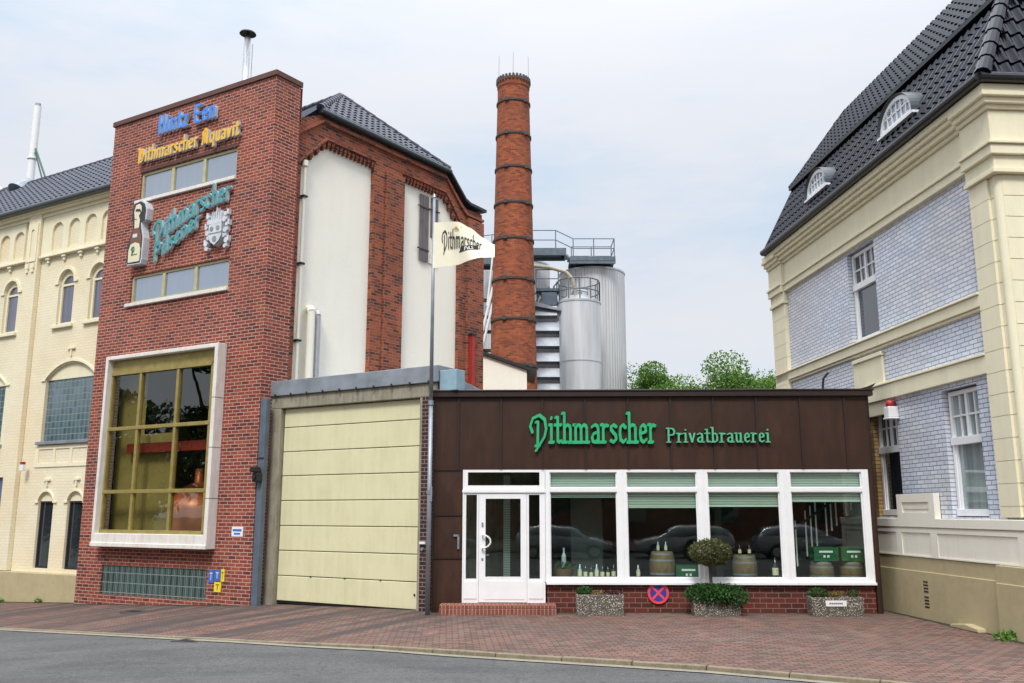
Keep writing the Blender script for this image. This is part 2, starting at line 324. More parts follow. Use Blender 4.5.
MT['car_silver'] = plain('silver car paint', (0.42, 0.43, 0.46), 0.25, 0.5, var=0.02, coat=0.6)
MT['car_blue'] = plain('dark blue car paint', (0.03, 0.05, 0.10), 0.25, 0.3, var=0.02, coat=0.6)
MT['car_white'] = plain('white car paint', (0.42, 0.42, 0.43), 0.25, 0.0, var=0.02, coat=0.6)
MT['tyre'] = plain('tyre rubber', (0.02, 0.02, 0.02), 0.8)

# ------------------------------------------------------------------ mesh helpers
def inside(poly, x, y):
    c = False; n = len(poly); j = n - 1
    for i in range(n):
        xi, yi = poly[i]; xj, yj = poly[j]
        if (yi > y) != (yj > y) and x < (xj - xi) * (y - yi) / (yj - yi) + xi: c = not c
        j = i
    return c
def hull(pts):
    pts = sorted(set((round(a, 6), round(b, 6)) for a, b in pts))
    def half(ps):
        h = []
        for p in ps:
            while len(h) > 1 and (h[-1][0] - h[-2][0]) * (p[1] - h[-2][1]) - (h[-1][1] - h[-2][1]) * (p[0] - h[-2][0]) <= 0: h.pop()
            h.append(p)
        return h
    a = half(pts); b = half(pts[::-1]); return a[:-1] + b[:-1]
class MB:
    def __init__(s): s.v = []; s.f = []; s.m = []; s.uvs = {}
    def face(s, pts, m=0, uv=None):
        i = len(s.v); s.v += [tuple(p) for p in pts]; s.f.append(tuple(range(i, i + len(pts)))); s.m.append(m)
        if uv: s.uvs[len(s.f) - 1] = uv
    def box(s, x0, x1, y0, y1, z0, z1, m=0):
        i = len(s.v)
        s.v += [(x0, y0, z0), (x1, y0, z0), (x1, y1, z0), (x0, y1, z0), (x0, y0, z1), (x1, y0, z1), (x1, y1, z1), (x0, y1, z1)]
        for f in ((0, 3, 2, 1), (4, 5, 6, 7), (0, 1, 5, 4), (1, 2, 6, 5), (2, 3, 7, 6), (3, 0, 4, 7)):
            s.f.append(tuple(i + k for k in f)); s.m.append(m)
        return s
    def prism(s, poly, y0, y1, m=0, mside=None):       # poly in x,z, counter-clockwise seen from -y
        n = len(poly); i = len(s.v); ms = m if mside is None else mside
        s.v += [(x, y0, z) for x, z in poly] + [(x, y1, z) for x, z in poly]
        s.f.append(tuple(i + k for k in range(n))); s.m.append(m)
        s.f.append(tuple(i + n + k for k in range(n - 1, -1, -1))); s.m.append(ms)
        for k in range(n):
            a, b = i + k, i + (k + 1) % n
            s.f.append((a, a + n, b + n, b)); s.m.append(ms)
        return s
    def column(s, poly, z0, z1, m=0, cap=True):                   # poly in x,y
        n = len(poly); i = len(s.v)
        s.v += [(x, y, z0) for x, y in poly] + [(x, y, z1) for x, y in poly]
        for k in range(n):
            a, b = i + k, i + (k + 1) % n
            s.f.append((a, b, b + n, a + n)); s.m.append(m)
        if cap:
            s.f.append(tuple(i + n + k for k in range(n))); s.m.append(m)
            s.f.append(tuple(i + k for k in range(n - 1, -1, -1))); s.m.append(m)
        return s
    def cyl(s, p0, p1, r0, r1=None, seg=12, m=0, cap=True, uvwrap=False):
        r1 = r0 if r1 is None else r1
        p0 = Vector(p0); p1 = Vector(p1); d = (p1 - p0).normalized()
        a = d.cross(Vector((0, 0, 1)) if abs(d.z) < 0.9 else Vector((0, 1, 0))).normalized(); b = d.cross(a)
        i = len(s.v)
        for P, r in ((p0, r0), (p1, r1)):
            for k in range(seg):
                t = 2 * pi * k / seg; s.v.append(tuple(P + a * (r * cos(t)) + b * (r * sin(t))))
        for k in range(seg):
            k2 = (k + 1) % seg; s.f.append((i + k, i + k2, i + seg + k2, i + seg + k)); s.m.append(m)
            if uvwrap:
                L0 = (p1 - p0).length; u0 = k * 2 * pi * r0 / seg; u1 = (k + 1) * 2 * pi * r0 / seg
                s.uvs[len(s.f) - 1] = [(u0, p0.z), (u1, p0.z), (u1, p0.z + L0), (u0, p0.z + L0)]
        if cap:
            s.f.append(tuple(i + k for k in range(seg))); s.m.append(m)
            s.f.append(tuple(i + seg + k for k in range(seg))); s.m.append(m)
        return s
    def tube(s, pts, r, seg=8, m=0):
        for a, b in zip(pts, pts[1:]): s.cyl(a, b, r, r, seg, m)
        return s
    def lathe(s, prof, c=(0, 0, 0), seg=20, m=0):
        i = len(s.v)
        for r, z in prof:
            for k in range(seg):
                t = 2 * pi * k / seg; s.v.append((c[0] + r * cos(t), c[1] + r * sin(t), c[2] + z))
        for j in range(len(prof) - 1):
            for k in range(seg):
                k2 = (k + 1) % seg
                s.f.append((i + j * seg + k, i + j * seg + k2, i + (j + 1) * seg + k2, i + (j + 1) * seg + k)); s.m.append(m)
        return s
    def sheet(s, outer, holes=(), y=0.0, rev=0.0, edge=0.0, m=0, mrev=None):
        # a wall face in the x,z plane at y with holes; reveals go back by rev, outer edges by edge
        vs = [Vector(p) for p in outer]; es = [(k, (k + 1) % len(outer)) for k in range(len(outer))]
        for h in holes:
            b = len(vs); vs += [Vector(p) for p in h]; es += [(b + k, b + (k + 1) % len(h)) for k in range(len(h))]
        V, E_, F, *_ = delaunay_2d_cdt(vs, es, [], 0, 1e-5)
        i = len(s.v); s.v += [(p.x, y, p.y) for p in V]
        for f in F:
            cx = sum(V[k].x for k in f) / len(f); cz = sum(V[k].y for k in f) / len(f)
            if not inside(outer, cx, cz) or any(inside(h, cx, cz) for h in holes): continue
            s.f.append(tuple(i + k for k in f)); s.m.append(m)
        mr_ = m if mrev is None else mrev
        if rev:
            for h in holes:
                for (a, b) in zip(h, list(h[1:]) + [h[0]]): s.face([(a[0], y, a[1]), (b[0], y, b[1]), (b[0], y + rev, b[1]), (a[0], y + rev, a[1])], mr_)
        if edge:
            for (a, b) in zip(outer, list(outer[1:]) + [outer[0]]): s.face([(a[0], y, a[1]), (b[0], y, b[1]), (b[0], y + edge, b[1]), (a[0], y + edge, a[1])], m)
        return s
    def build(s, name, mats, parent=None, smooth=False, bevel=0, label=None, fixn=True):
        me = bpy.data.meshes.new(name); me.from_pydata(s.v, [], s.f)
        if not isinstance(mats, (list, tuple)): mats = [mats]
        for mt in mats: me.materials.append(mt)
        for p, mi in zip(me.polygons, s.m): p.material_index = mi; p.use_smooth = smooth
        if fixn:
            bm = bmesh.new(); bm.from_mesh(me); bmesh.ops.recalc_face_normals(bm, faces=bm.faces); bm.to_mesh(me); bm.free()
        uvl = me.uv_layers.new(name='UVMap')
        for p in me.polygons:
            n = p.normal; ax = 0 if abs(n.z) > 0.75 else (1 if abs(n.x) > abs(n.y) else 2)
            cu = s.uvs.get(p.index) if not fixn else None
            for k, li in enumerate(p.loop_indices):
                co = me.vertices[me.loops[li].vertex_index].co
                uvl.data[li].uv = cu[k] if cu else ((co.x, co.y), (co.y, co.z), (co.x, co.z))[ax]
        o = bpy.data.objects.new(name, me); COL.objects.link(o)
        if parent: o.parent = parent
        if label: o['label'] = label
        if bevel:
            b = o.modifiers.new('b', 'BEVEL'); b.width = bevel; b.segments = 2; b.limit_method = 'ANGLE'
        return o
def arch(x0, x1, z0, zs, rise, n=12):          # opening with segmental or round head; zs = springing height
    w = (x1 - x0) / 2; cx = (x0 + x1) / 2; R = (w * w + rise * rise) / (2 * rise); a0 = math.asin(min(1, w / R))
    if rise > w: a0 = pi - a0
    pts = [(x0, z0), (x1, z0)]
    for k in range(n + 1):
        a = a0 - 2 * a0 * k / n; pts.append((cx + R * sin(a), zs + rise - R + R * cos(a)))
    return pts
def rect(x0, x1, z0, z1): return [(x0, z0), (x1, z0), (x1, z1), (x0, z1)]
def thing(name, label, cat, loc=(0, 0, 0), ang=0, group=None):
    o = bpy.data.objects.new(name, None); COL.objects.link(o); o.location = loc; o.rotation_euler = (0, 0, radians(ang))
    o.empty_display_size = 0.3
    o['label'] = label; o['category'] = cat
    if group: o['group'] = group
    return o
def tag(o, label, cat, group=None, loc=None, ang=None):
    o['label'] = label; o['category'] = cat
    if group: o['group'] = group
    if loc is not None: o.location = loc
    if ang is not None: o.rotation_euler = (0, 0, radians(ang))
    return o
def kind(o, k='structure'): o['kind'] = k; return o
def copy_tree(o, parent=None):
    c = o.copy(); COL.objects.link(c)
    if parent: c.parent = parent
    for ch in list(o.children): copy_tree(ch, c)
    return c
class Fr:                       # facade frame: u along, n outward
    def __init__(s, P, ang): s.P = P; s.ang = ang; a = radians(ang); s.u = (cos(a), sin(a)); s.y = (-sin(a), cos(a))
    def w(s, u, y, z=0): return (s.P[0] + s.u[0] * u + s.y[0] * y, s.P[1] + s.u[1] * u + s.y[1] * y, z)
L = Fr((-5.951, 21.123), -30.1)
R = Fr((-5.951, 21.123), 54.6)          # gable wall lies at y = +0.2 of this frame
C = Fr((-1.924, 19.125), -31.0)
S = Fr((-1.633, 18.846), -1.4)
Q = Fr((7.794, 19.569), -85.9)

# pen-stroke lettering ------------------------------------------------------------
G = {
 'i': (.24, [[(.12,.6),(.12,0)], [(.12,.82),(.12,.85)]]),
 'l': (.24, [[(.12,1),(.12,0)]]),
 't': (.32, [[(.15,.86),(.15,.06),(.22,0),(.29,.05)], [(.03,.6),(.29,.6)]]),
 'h': (.47, [[(.11,1),(.11,0)], [(.11,.48),(.22,.6),(.32,.57),(.36,.48),(.36,0)]]),
 'n': (.47, [[(.11,.6),(.11,0)], [(.11,.48),(.22,.6),(.32,.57),(.36,.48),(.36,0)]]),
 'm': (.72, [[(.11,.6),(.11,0)], [(.11,.48),(.21,.6),(.30,.57),(.34,.48),(.34,0)], [(.34,.48),(.45,.6),(.54,.57),(.58,.48),(.58,0)]]),
 'u': (.46, [[(.11,.6),(.11,.1),(.18,0),(.28,.03),(.35,.13)], [(.35,.6),(.35,0)]]),
 'a': (.44, [[(.08,.53),(.2,.6),(.31,.56),(.34,.45),(.34,0)], [(.34,.36),(.15,.3),(.08,.17),(.12,.03),(.22,0),(.34,.12)]]),
 'r': (.35, [[(.11,.6),(.11,0)], [(.11,.44),(.21,.59),(.31,.56)]]),
 's': (.37, [[(.31,.53),(.2,.6),(.1,.54),(.1,.42),(.28,.24),(.3,.1),(.19,0),(.07,.06)]]),
 'c': (.38, [[(.33,.5),(.23,.6),(.12,.52),(.09,.3),(.12,.08),(.23,0),(.33,.09)]]),
 'e': (.41, [[(.10,.29),(.33,.36),(.32,.52),(.22,.6),(.12,.52),(.09,.3),(.12,.08),(.23,0),(.34,.09)]]),
 'b': (.46, [[(.11,1),(.11,0)], [(.11,.5),(.23,.6),(.34,.52),(.37,.3),(.34,.08),(.23,0),(.11,.08)]]),
 'q': (.46, [[(.35,.6),(.35,-.28)], [(.35,.5),(.23,.6),(.12,.52),(.09,.3),(.12,.08),(.23,0),(.35,.1)]]),
 'v': (.42, [[(.07,.6),(.21,0),(.36,.6)]]),
 'z': (.40, [[(.07,.6),(.33,.6),(.07,0),(.35,0)]]),
 'P': (.56, [[(.13,.95),(.13,0)], [(.13,.95),(.40,.92),(.48,.72),(.41,.5),(.13,.46)]]),
 'H': (.58, [[(.13,1),(.13,0)], [(.13,.52),(.43,.56)], [(.43,1),(.43,0)]]),
 'E': (.54, [[(.14,.95),(.10,.5),(.14,0)], [(.14,.95),(.44,.95)], [(.12,.5),(.38,.5)], [(.14,0),(.46,0)]]),
 'A': (.60, [[(.08,0),(.14,.5),(.10,.8),(.26,.98),(.45,.85),(.45,0)], [(.14,.45),(.45,.45)], [(.27,.9),(.27,.1)]]),
 'D': (.80, [[(.12,.35),(.03,.56),(.14,.83),(.42,.94),(.64,.79),(.70,.46),(.63,.19),(.45,-.05),(.27,-.28)], [(.36,.70),(.34,-.12)]]),
 'K': (.62, [[(.12,.95),(.12,0)], [(.12,0),(.40,.05),(.52,.4),(.42,.85),(.02,.98)], [(.28,.8),(.28,.2)]]),
 'I': (.26, [[(.13,.95),(.13,0)]]), 'L': (.48, [[(.13,.95),(.13,0),(.42,0)]]),
 'S': (.48, [[(.40,.85),(.24,.95),(.1,.82),(.12,.62),(.36,.38),(.38,.14),(.22,0),(.07,.1)]]),
 ' ': (.34, []),
}
def letters(mb, text, fn, h, sx=1.0, pen=(.055, .02, 40), depth=0.08, y=0.0, serif=0.0, m=0, mside=1, track=0.0, rev=False, s0=0.0, zs=0.0):
    """fn(s, t) maps run length s and height t (metres) to (x, z). pen = half sizes in em and angle"""
    a = radians(pen[2]); ca, sa = cos(a), sin(a)
    nib = [(pen[0] * cos(t) * ca - pen[1] * sin(t) * sa, pen[0] * cos(t) * sa + pen[1] * sin(t) * ca) for t in [pi / 4 * k for k in range(8)]]
    x = s0; k = 0
    for ch in text:
        w, strokes = G[ch]
        strokes = list(strokes)
        if serif:
            for st in list(strokes):
                for p, q in ((st[0], st[1]), (st[-1], st[-2])):
                    if abs(p[0] - q[0]) < .03 and abs(p[1] - q[1]) > .2:
                        if p[1] < .02: strokes.append([(p[0] - serif, p[1]), (p[0] + serif, p[1])])
                        elif ch not in 'a' or p[1] > .1: strokes.append([(p[0] - serif, p[1]), (p[0], p[1])])
        for st in strokes:
            for p, q in zip(st, st[1:]):
                H_ = hull([(p[0] + n[0], p[1] + n[1]) for n in nib] + [(q[0] + n[0], q[1] + n[1]) for n in nib])
                P_ = [fn(x + hx * h * sx, hy * h + zs) for hx, hy in H_]
                off = (k % 9) * 0.0012; k += 1
                mb.prism(P_, y - depth - off, y, m, mside)
        x += (w + track) * h * sx
    return x

# leaves --------------------------------------------------------------------------
def leaf(mb, p, s, rnd, m=0):
    a = Vector((rnd.gauss(0, 1), rnd.gauss(0, 1), rnd.gauss(0, 1))).normalized()
    b = a.cross(Vector((rnd.gauss(0, 1), rnd.gauss(0, 1), rnd.gauss(0, 1)))).normalized()
    a = a * s; b = b * s * 0.55; p = Vector(p)
    mb.face([p - a, p + b, p + a, p - b], m)
def crown(mb, c, r, n, size, rnd, shell=0.55, m=0):
    for _ in range(n):
        while True:
            d = Vector((rnd.uniform(-1, 1), rnd.uniform(-1, 1), rnd.uniform(-1, 1)))
            if 0.05 < d.length < 1: break
        d = d.normalized() * (d.length ** shell if d.length > 0 else 0)
        wb = 1 + .10 * sin(d.x * 9 + d.z * 7) * cos(d.y * 8 - d.z * 5) + (.14 if rnd.random() < .05 else 0) + (.08 * rnd.random()); d = d * wb
        leaf(mb, (c[0] + d.x * r[0], c[1] + d.y * r[1], c[2] + d.z * r[2]), size * rnd.uniform(.6, 1.3), rnd, m)
def tree(name, label, loc, h, r, n, size, seed, mat, group, trunk_h=None):
    rnd = random.Random(seed); t = thing(name, label, 'tree', loc, rnd.uniform(0, 360), group)
    th = trunk_h or h * 0.4; tb = MB()
    tb.cyl((0, 0, -.6), (0.05, 0, th), h * .026, h * .018, 10)
    cl = []
    for k in range(9):
        a = 2 * pi * k / 9 + rnd.uniform(-.3, .3); rr = r * rnd.uniform(.25, .8); z = th + (h - th) * rnd.uniform(.15, .85)
        e_ = (rr * cos(a), rr * sin(a), z); mid = (e_[0] * .4, e_[1] * .4, th + (z - th) * .4)
        tb.cyl((0.05, 0, th * .9), mid, h * .012, h * .008, 6); tb.cyl(mid, e_, h * .008, h * .003, 5); cl.append(e_)
    cl.append((0, 0, h * .85)); cl.append((rnd.uniform(-1, 1) * r * .3, rnd.uniform(-1, 1) * r * .3, h * .7))
    for _ in range(14):
        a = rnd.uniform(0, 2 * pi); rr = r * sqrt(rnd.random()) * .95; z = th * .9 + (h - th) * rnd.random() ** .8 * .97
        rr *= sin(max(.15, min(1, (h - z) / (h - th) * 1.3)) * pi / 2); cl.append((rr * cos(a), rr * sin(a), z))
    cb = MB(); per = n // len(cl)
    for c_ in cl:
        q = r * rnd.uniform(.22, .42); crown(cb, c_, (q, q, q * .75), int(per * rnd.uniform(.7, 1.3)), size, rnd, .7)
    tb.build('trunk', MT['bark'], t); cb.build('crown', mat, t, fixn=False)
    return t
def tile_roof(mb, O, U, V, poly, tw=0.24, ch=0.33, amp=0.03, step=0.035, seg=6, m=0):
    """pantile surface: O origin, U along the eave, V up the slope (unit vectors); poly convex ccw in (s,t)"""
    O = Vector(O); U = Vector(U).normalized(); V = Vector(V).normalized(); Nn = U.cross(V)
    s0 = min(p[0] for p in poly); s1 = max(p[0] for p in poly); t0 = min(p[1] for p in poly); t1 = max(p[1] for p in poly)
    ar = sum(p[0] * q[1] - q[0] * p[1] for p, q in zip(poly, poly[1:] + poly[:1])); sg = 1 if ar > 0 else -1
    def clip(c):
        for a, b in zip(poly, poly[1:] + poly[:1]):
            def d(p): return sg * ((b[0] - a[0]) * (p[1] - a[1]) - (b[1] - a[1]) * (p[0] - a[0]))
            o_ = []
            for p, q in zip(c, c[1:] + c[:1]):
                dp, dq = d(p), d(q)
                if dp >= 0: o_.append(p)
                if (dp > 1e-7 and dq < -1e-7) or (dp < -1e-7 and dq > 1e-7):
                    f = dp / (dp - dq); o_.append(tuple(p[k] + (q[k] - p[k]) * f for k in range(3)))
            c = o_
            if len(c) < 3: return None
        return c
    def prof(s):
        f = (s / tw) % 1.0
        return amp * (sin(f * 2 * pi) * .6 + (0.4 if f < .5 else -0.1) * sin(f * 2 * pi) ** 2)
    ds = tw / seg; ns = int((s1 - s0) / ds) + 1; nt = int((t1 - t0) / ch) + 1
    for j in range(nt):
        ta = t0 + j * ch; tb_ = ta + ch
        for i in range(ns):
            sa = s0 + i * ds; sb = sa + ds; ha, hb = prof(sa), prof(sb)
            for quad in ([(sa, ta, ha + step), (sb, ta, hb + step), (sb, tb_, hb), (sa, tb_, ha)], [(sa, ta, ha - .012), (sb, ta, hb - .012), (sb, ta + .001, hb + step), (sa, ta + .001, ha + step)]):
                c = clip(quad)
                if c: mb.face([O + U * p[0] + V * p[1] + Nn * p[2] for p in c], m)
def ridge(mb, a, b, r=0.11, m=0, pitch=0.38):
    a = Vector(a); b = Vector(b); d = b - a; n = max(1, int(d.length / pitch)); 
    for k in range(n):
        p = a + d * (k / n); q = a + d * ((k + 1.08) / n); mb.cyl(p, q, r * 1.12, r * .95, 10, m)
# ------------------------------------------------------------------ the ground
def gh(x):
    if x > -2: return 0.0
    if x > -5.95: return -0.1 * (-2 - x) / 3.95
    if x > -11.3: return -0.1 - 0.27 * (-5.95 - x) / 5.35
    return max(-1.6, -0.37 - 0.045 * (-11.3 - x))
KP = [(-60, 52), (-20, 25.1), (-10.3, 18.95), (-8.03, 17.45), (-5.85, 16.0), (-3.33, 14.75), (.11, 13.37), (2.48, 12.45), (4.61, 11.25), (8, 9.0), (14, 4.6), (60, -30)]
def ky(x):
    for a, b in zip(KP, KP[1:]):
        if a[0] <= x <= b[0]: return a[1] + (b[1] - a[1]) * (x - a[0]) / (b[0] - a[0])
    return KP[-1][1]
xs = [-60 + 2 * k for k in range(20)] + [-20 + .5 * k for k in range(81)] + [22 + 2 * k for k in range(20)]
kd = lambda x: 0.055 if x > -1 else max(0.015, 0.055 + (x + 1) * .012)
def strip(name, fa, fb, za, zb, mat, ny=1):
    mb = MB()
    for x0, x1 in zip(xs, xs[1:]):
        for j in range(ny):
            def P(x, k):
                ya, yb = fa(x), fb(x); f = k / ny; return (x, ya + (yb - ya) * f, za(x) + (zb(x) - za(x)) * f)
            mb.face([P(x0, j), P(x1, j), P(x1, j + 1), P(x0, j + 1)])
    o = mb.build(name, mat, fixn=False); return kind(o)
far = MB(); far.face([(-600, -600, -1.75), (600, -600, -1.75), (600, 600, -1.75), (-600, 600, -1.75)]); kind(far.build('ground', MT['ground']))
gb = MB()
for x0, x1 in zip(xs, xs[1:]): gb.face([(x0, ky(x0) + .2, gh(x0) - .12), (x1, ky(x1) + .2, gh(x1) - .12), (x1, 110, gh(x1) - .12), (x0, 110, gh(x0) - .12)])
kind(gb.build('yard_ground', MT['ground'], fixn=False))
def pave_mat():
    m = MT['paver']; nt = m.node_tree; b = nt.nodes['Principled BSDF']
    src = b.inputs['Base Color'].links[0].from_socket
    tcn = nt.nodes.new('ShaderNodeTexCoord'); mp = nt.nodes.new('ShaderNodeMapping'); mp.inputs['Rotation'].default_value = (0, 0, radians(-62)); mp2 = nt.nodes.new('ShaderNodeMapping'); mp2.inputs['Scale'].default_value = (.10, 1.5, 1); nt.links.new(mp.outputs[0], mp2.inputs[0])
    nzn = nt.nodes.new('ShaderNodeTexNoise'); nzn.inputs['Scale'].default_value = 1.3; nzn.inputs['Detail'].default_value = 3
    nt.links.new(tcn.outputs['Object'], mp.inputs[0]); nt.links.new(mp2.outputs[0], nzn.inputs['Vector'])
    r = nt.nodes.new('ShaderNodeValToRGB'); r.color_ramp.elements[0].position = .44; r.color_ramp.elements[0].color = (0, 0, 0, 1); r.color_ramp.elements[1].position = .60; r.color_ramp.elements[1].color = (.85, .85, .85, 1)
    nt.links.new(nzn.outputs[0], r.inputs[0])
    # tyre marks only in front of the garage
    sx = nt.nodes.new('ShaderNodeSeparateXYZ'); nt.links.new(tcn.outputs['Object'], sx.inputs[0])
    m1 = nt.nodes.new('ShaderNodeMapRange'); m1.inputs[1].default_value = 0.5; m1.inputs[2].default_value = -2.0; nt.links.new(sx.outputs[0], m1.inputs[0])
    mu = nt.nodes.new('ShaderNodeMath'); mu.operation = 'MULTIPLY'; nt.links.new(r.outputs[0], mu.inputs[0]); nt.links.new(m1.outputs[0], mu.inputs[1])
    mx = nt.nodes.new('ShaderNodeMix'); mx.data_type = 'RGBA'; mx.inputs[7].default_value = (.055, .045, .045, 1)
    nt.links.new(mu.outputs[0], mx.inputs[0]); nt.links.new(src, mx.inputs[6]); nt.links.new(mx.outputs[2], b.inputs['Base Color'])
pave_mat()
strip('pavement', lambda x: ky(x) + .09, lambda x: 34, gh, gh, MT['paver'], 1)
road_far = lambda x: -9.0
strip('road', lambda x: road_far(x), lambda x: ky(x) - .22, lambda x: gh(x) - .05, lambda x: gh(x) - kd(x), MT['asphalt'], 1)
strip('far_pavement', lambda x: -30, lambda x: -9.1, lambda x: gh(x) + .05, lambda x: gh(x) + .05, MT['paver'], 1)
# kerb stones and gutter row, laid stone by stone
def along(step):
    pts = []; x = -30.0
    while x < 13: pts.append((x, ky(x))); x += step * .93
    return pts
kb = MB(); gbm = MB(); rk = random.Random(3)
pp = along(1.0)
for (xa, ya), (xb, yb) in zip(pp, pp[1:]):
    d = Vector((xb - xa, yb - ya)).normalized(); n = Vector((-d.y, d.x))
    j = .006; za, zb = gh(xa) + .006 + rk.uniform(-.004, .004), gh(xb) + .006 + rk.uniform(-.004, .004)
    a = Vector((xa, ya)) + d * j; b = Vector((xb, yb)) - d * j; c = b + n * .10; e = a + n * .10
    i = len(kb.v); kb.v += [(*a, za - .2), (*b, zb - .2), (*c, zb - .2), (*e, za - .2), (*a, za), (*b, zb), (*c, zb), (*e, za)]
    for f in ((4, 5, 6, 7), (0, 1, 5, 4), (1, 2, 6, 5), (2, 3, 7, 6), (3, 0, 4, 7)): kb.f.append(tuple(i + k for k in f)); kb.m.append(0)
kind(kb.build('kerb', MT['kerb'], bevel=.012))
strip('gutter_strip', lambda x: ky(x) - .19, lambda x: ky(x) + .01, lambda x: gh(x) - kd(x) + .006, lambda x: gh(x) - kd(x) + .004, MT['gutter_stone'])

# ------------------------------------------------------------------ brick tower
T = thing('brick_tower', 'tall flat-topped red brick tower with a big gold-framed window in a white surround', 'building', (L.P[0], L.P[1], 0), L.ang)
TW = -6.30
m = MB()
holes = [rect(-4.98, -1.25, 10.40, 11.20), rect(-5.05, -1.30, 7.50, 8.27), rect(-5.40, -1.50, 1.45, 5.80), rect(-5.30, -1.43, -.06, .66)]
m.sheet(rect(TW, 0, -.9, 12.84), holes, 0, .16)
m.face([(0, 0, -.9), (.078, .80, -.9), (.078, .80, 12.84), (0, 0, 12.84)])
m.face([(TW, 0, -.9), (TW, .9, -.9), (TW, .9, 12.84), (TW, 0, 12.84)])
m.box(TW + .02, -.25, 3.44, 3.5, -.9, 11.8); m.box(TW + .02, TW + .08, .87, 3.44, -.9, 11.8); m.box(TW + .09, -.25, .92, 3.43, 11.7, 11.8); m.box(-.31, -.25, .95, 3.43, -.9, 11.69)
m.face([(TW, 0, 12.8), (0, 0, 12.8), (.078, .80, 12.8), (TW, .9, 12.8)])
m.face([(TW, .89, 11.8), (.08, .86, 11.8), (.08, .86, 12.84), (TW, .89, 12.84)])
m.build('wall', MT['tower_brick'], T)
m = MB(); a = .05
m.column([(TW - a, -a), (a * .9, -a), (.078 + a * .6, .80 + a), (TW - a, .9 + a)], 12.845, 12.99); m.build('coping', MT['coping'], T, bevel=.012)
m = MB(); m.box(-5.0, -1.2, -.012, .03, 11.21, 11.29); m.build('lintel', MT['coping'], T)
m = MB(); m.box(-4.9, -1.35, .5, 2.0, 0, 0.01)
for z0, z1, x0, x1 in ((10.40, 11.20, -4.98, -1.25), (7.50, 8.27, -5.05, -1.30)):
    f = MB(); w = .07; y0, y1 = .05, .12
    n3 = (x1 - x0 - w) / 3
    f.box(x0, x1, y0, y1, z0, z0 + w); f.box(x0, x1, y0, y1, z1 - w, z1)
    for k in range(4):
        ww = w if k in (0, 3) else w * 1.5; xc = x0 + w / 2 + n3 * k; f.box(xc - ww / 2, xc + ww / 2, y0 - .003, y1, z0 + w, z1 - w)
    wo = f.build('window', MT['beige_frame'], T, bevel=.006)
    g = MB(); g.box(x0 + .02, x1 - .02, .09, .10, z0 + .02, z1 - .02); g.build('pane', MT['glass_sky'], wo)
    s_ = MB(); s_.box(x0 - .12, x1 + .02, -.07, .05, z0 - .09, z0); s_.build('sill', MT['white_conc'], wo, bevel=.008)
# big brewhouse window: splayed white concrete surround that projects, gold mullions, room behind
m = MB(); X0, X1, Z0, Z1 = -5.44, -1.20, 1.13, 6.04; P_ = .28
for (bx0, bx1, bz0, bz1) in ((X0, X0 + .10, Z0, Z1), (X1 - .12, X1, Z0, Z1), (X0 + .10, X1 - .12, Z1 - .10, Z1), (X0 + .10, X1 - .12, Z0, Z0 + .33)):
    m.box(bx0, bx1, -P_, .0, bz0, bz1)
m.box(X0, X1 - .002, -P_ - .03, -P_ + .05, Z0 - .001, Z0 + .10)
m.build('window_surround', MT['white_conc'], T, bevel=.012)
m = MB()
for z in (2.3, 3.5, 4.7): MB().box(X1 - .12, X1 + .002, -P_ - .002, 0, z, z + .012).build('surround_joint', MT['sign_dark'], T)
f = MB(); gx = [-5.34, -4.18, -2.76, -1.52]; gz = [1.50, 2.50, 4.12, 5.58]
for k, x in enumerate(gx):
    w = .05 if k in (0, 3) else .045
    f.box(x - w, x + w, -.13, -.02, gz[0], gz[-1])
for k, z in enumerate(gz):
    f.box(gx[0], gx[-1], -.145, -.03, z - .045, z + .045)
f.box(gx[0] - .02, gx[-1] + .02, -.10, -.02, 5.63, 5.93)
wo = f.build('window', MT['gold_frame'], T, bevel=.006)
g = MB(); g.face([(gx[0], -.07, gz[0]), (gx[-1], -.07, gz[0]), (gx[-1], -.07, gz[-1]), (gx[0], -.07, gz[-1])]); g.build('pane', MT['glass_brew'], wo, fixn=False)
rm = MB()
rm.box(-6.1, -.3, .165, .2, 1.2, 1.44); rm.face([(-6.1, .2, 1.3), (-.4, .2, 1.3), (-.4, 3.4, 1.3), (-6.1, 3.4, 1.3)])
rm.face([(-6.1, 3.2, 1.3), (-.4, 3.2, 1.3), (-.4, 3.2, 6.6), (-6.1, 3.2, 6.6)]); rm.face([(-6.1, .2, 6.6), (-.4, .2, 6.6), (-.4, 3.4, 6.6), (-6.1, 3.4, 6.6)])
rm.face([(-6.1, .2, 1.3), (-6.1, 3.3, 1.3), (-6.1, 3.3, 6.6), (-6.1, .2, 6.6)]); rm.face([(-.4, .2, 1.3), (-.4, 3.3, 1.3), (-.4, 3.3, 6.6), (-.4, .2, 6.6)])
rm.build('brewhouse_room', MT['room_olive'], T)
cu = MB()
for k in range(48):
    x = -5.6 + k * .046; zt = 5.7 if k < 24 else 4.0
    cu.face([(x, .36 + .03 * (k % 2), 1.46), (x + .046, .36 + .03 * ((k + 1) % 2), 1.46), (x + .046, .36 + .03 * ((k + 1) % 2), zt), (x, .36 + .03 * (k % 2), zt)])
cu.build('curtain', plain('olive net curtain', (0.25, 0.22, 0.10), 0.8, scale=2), T)
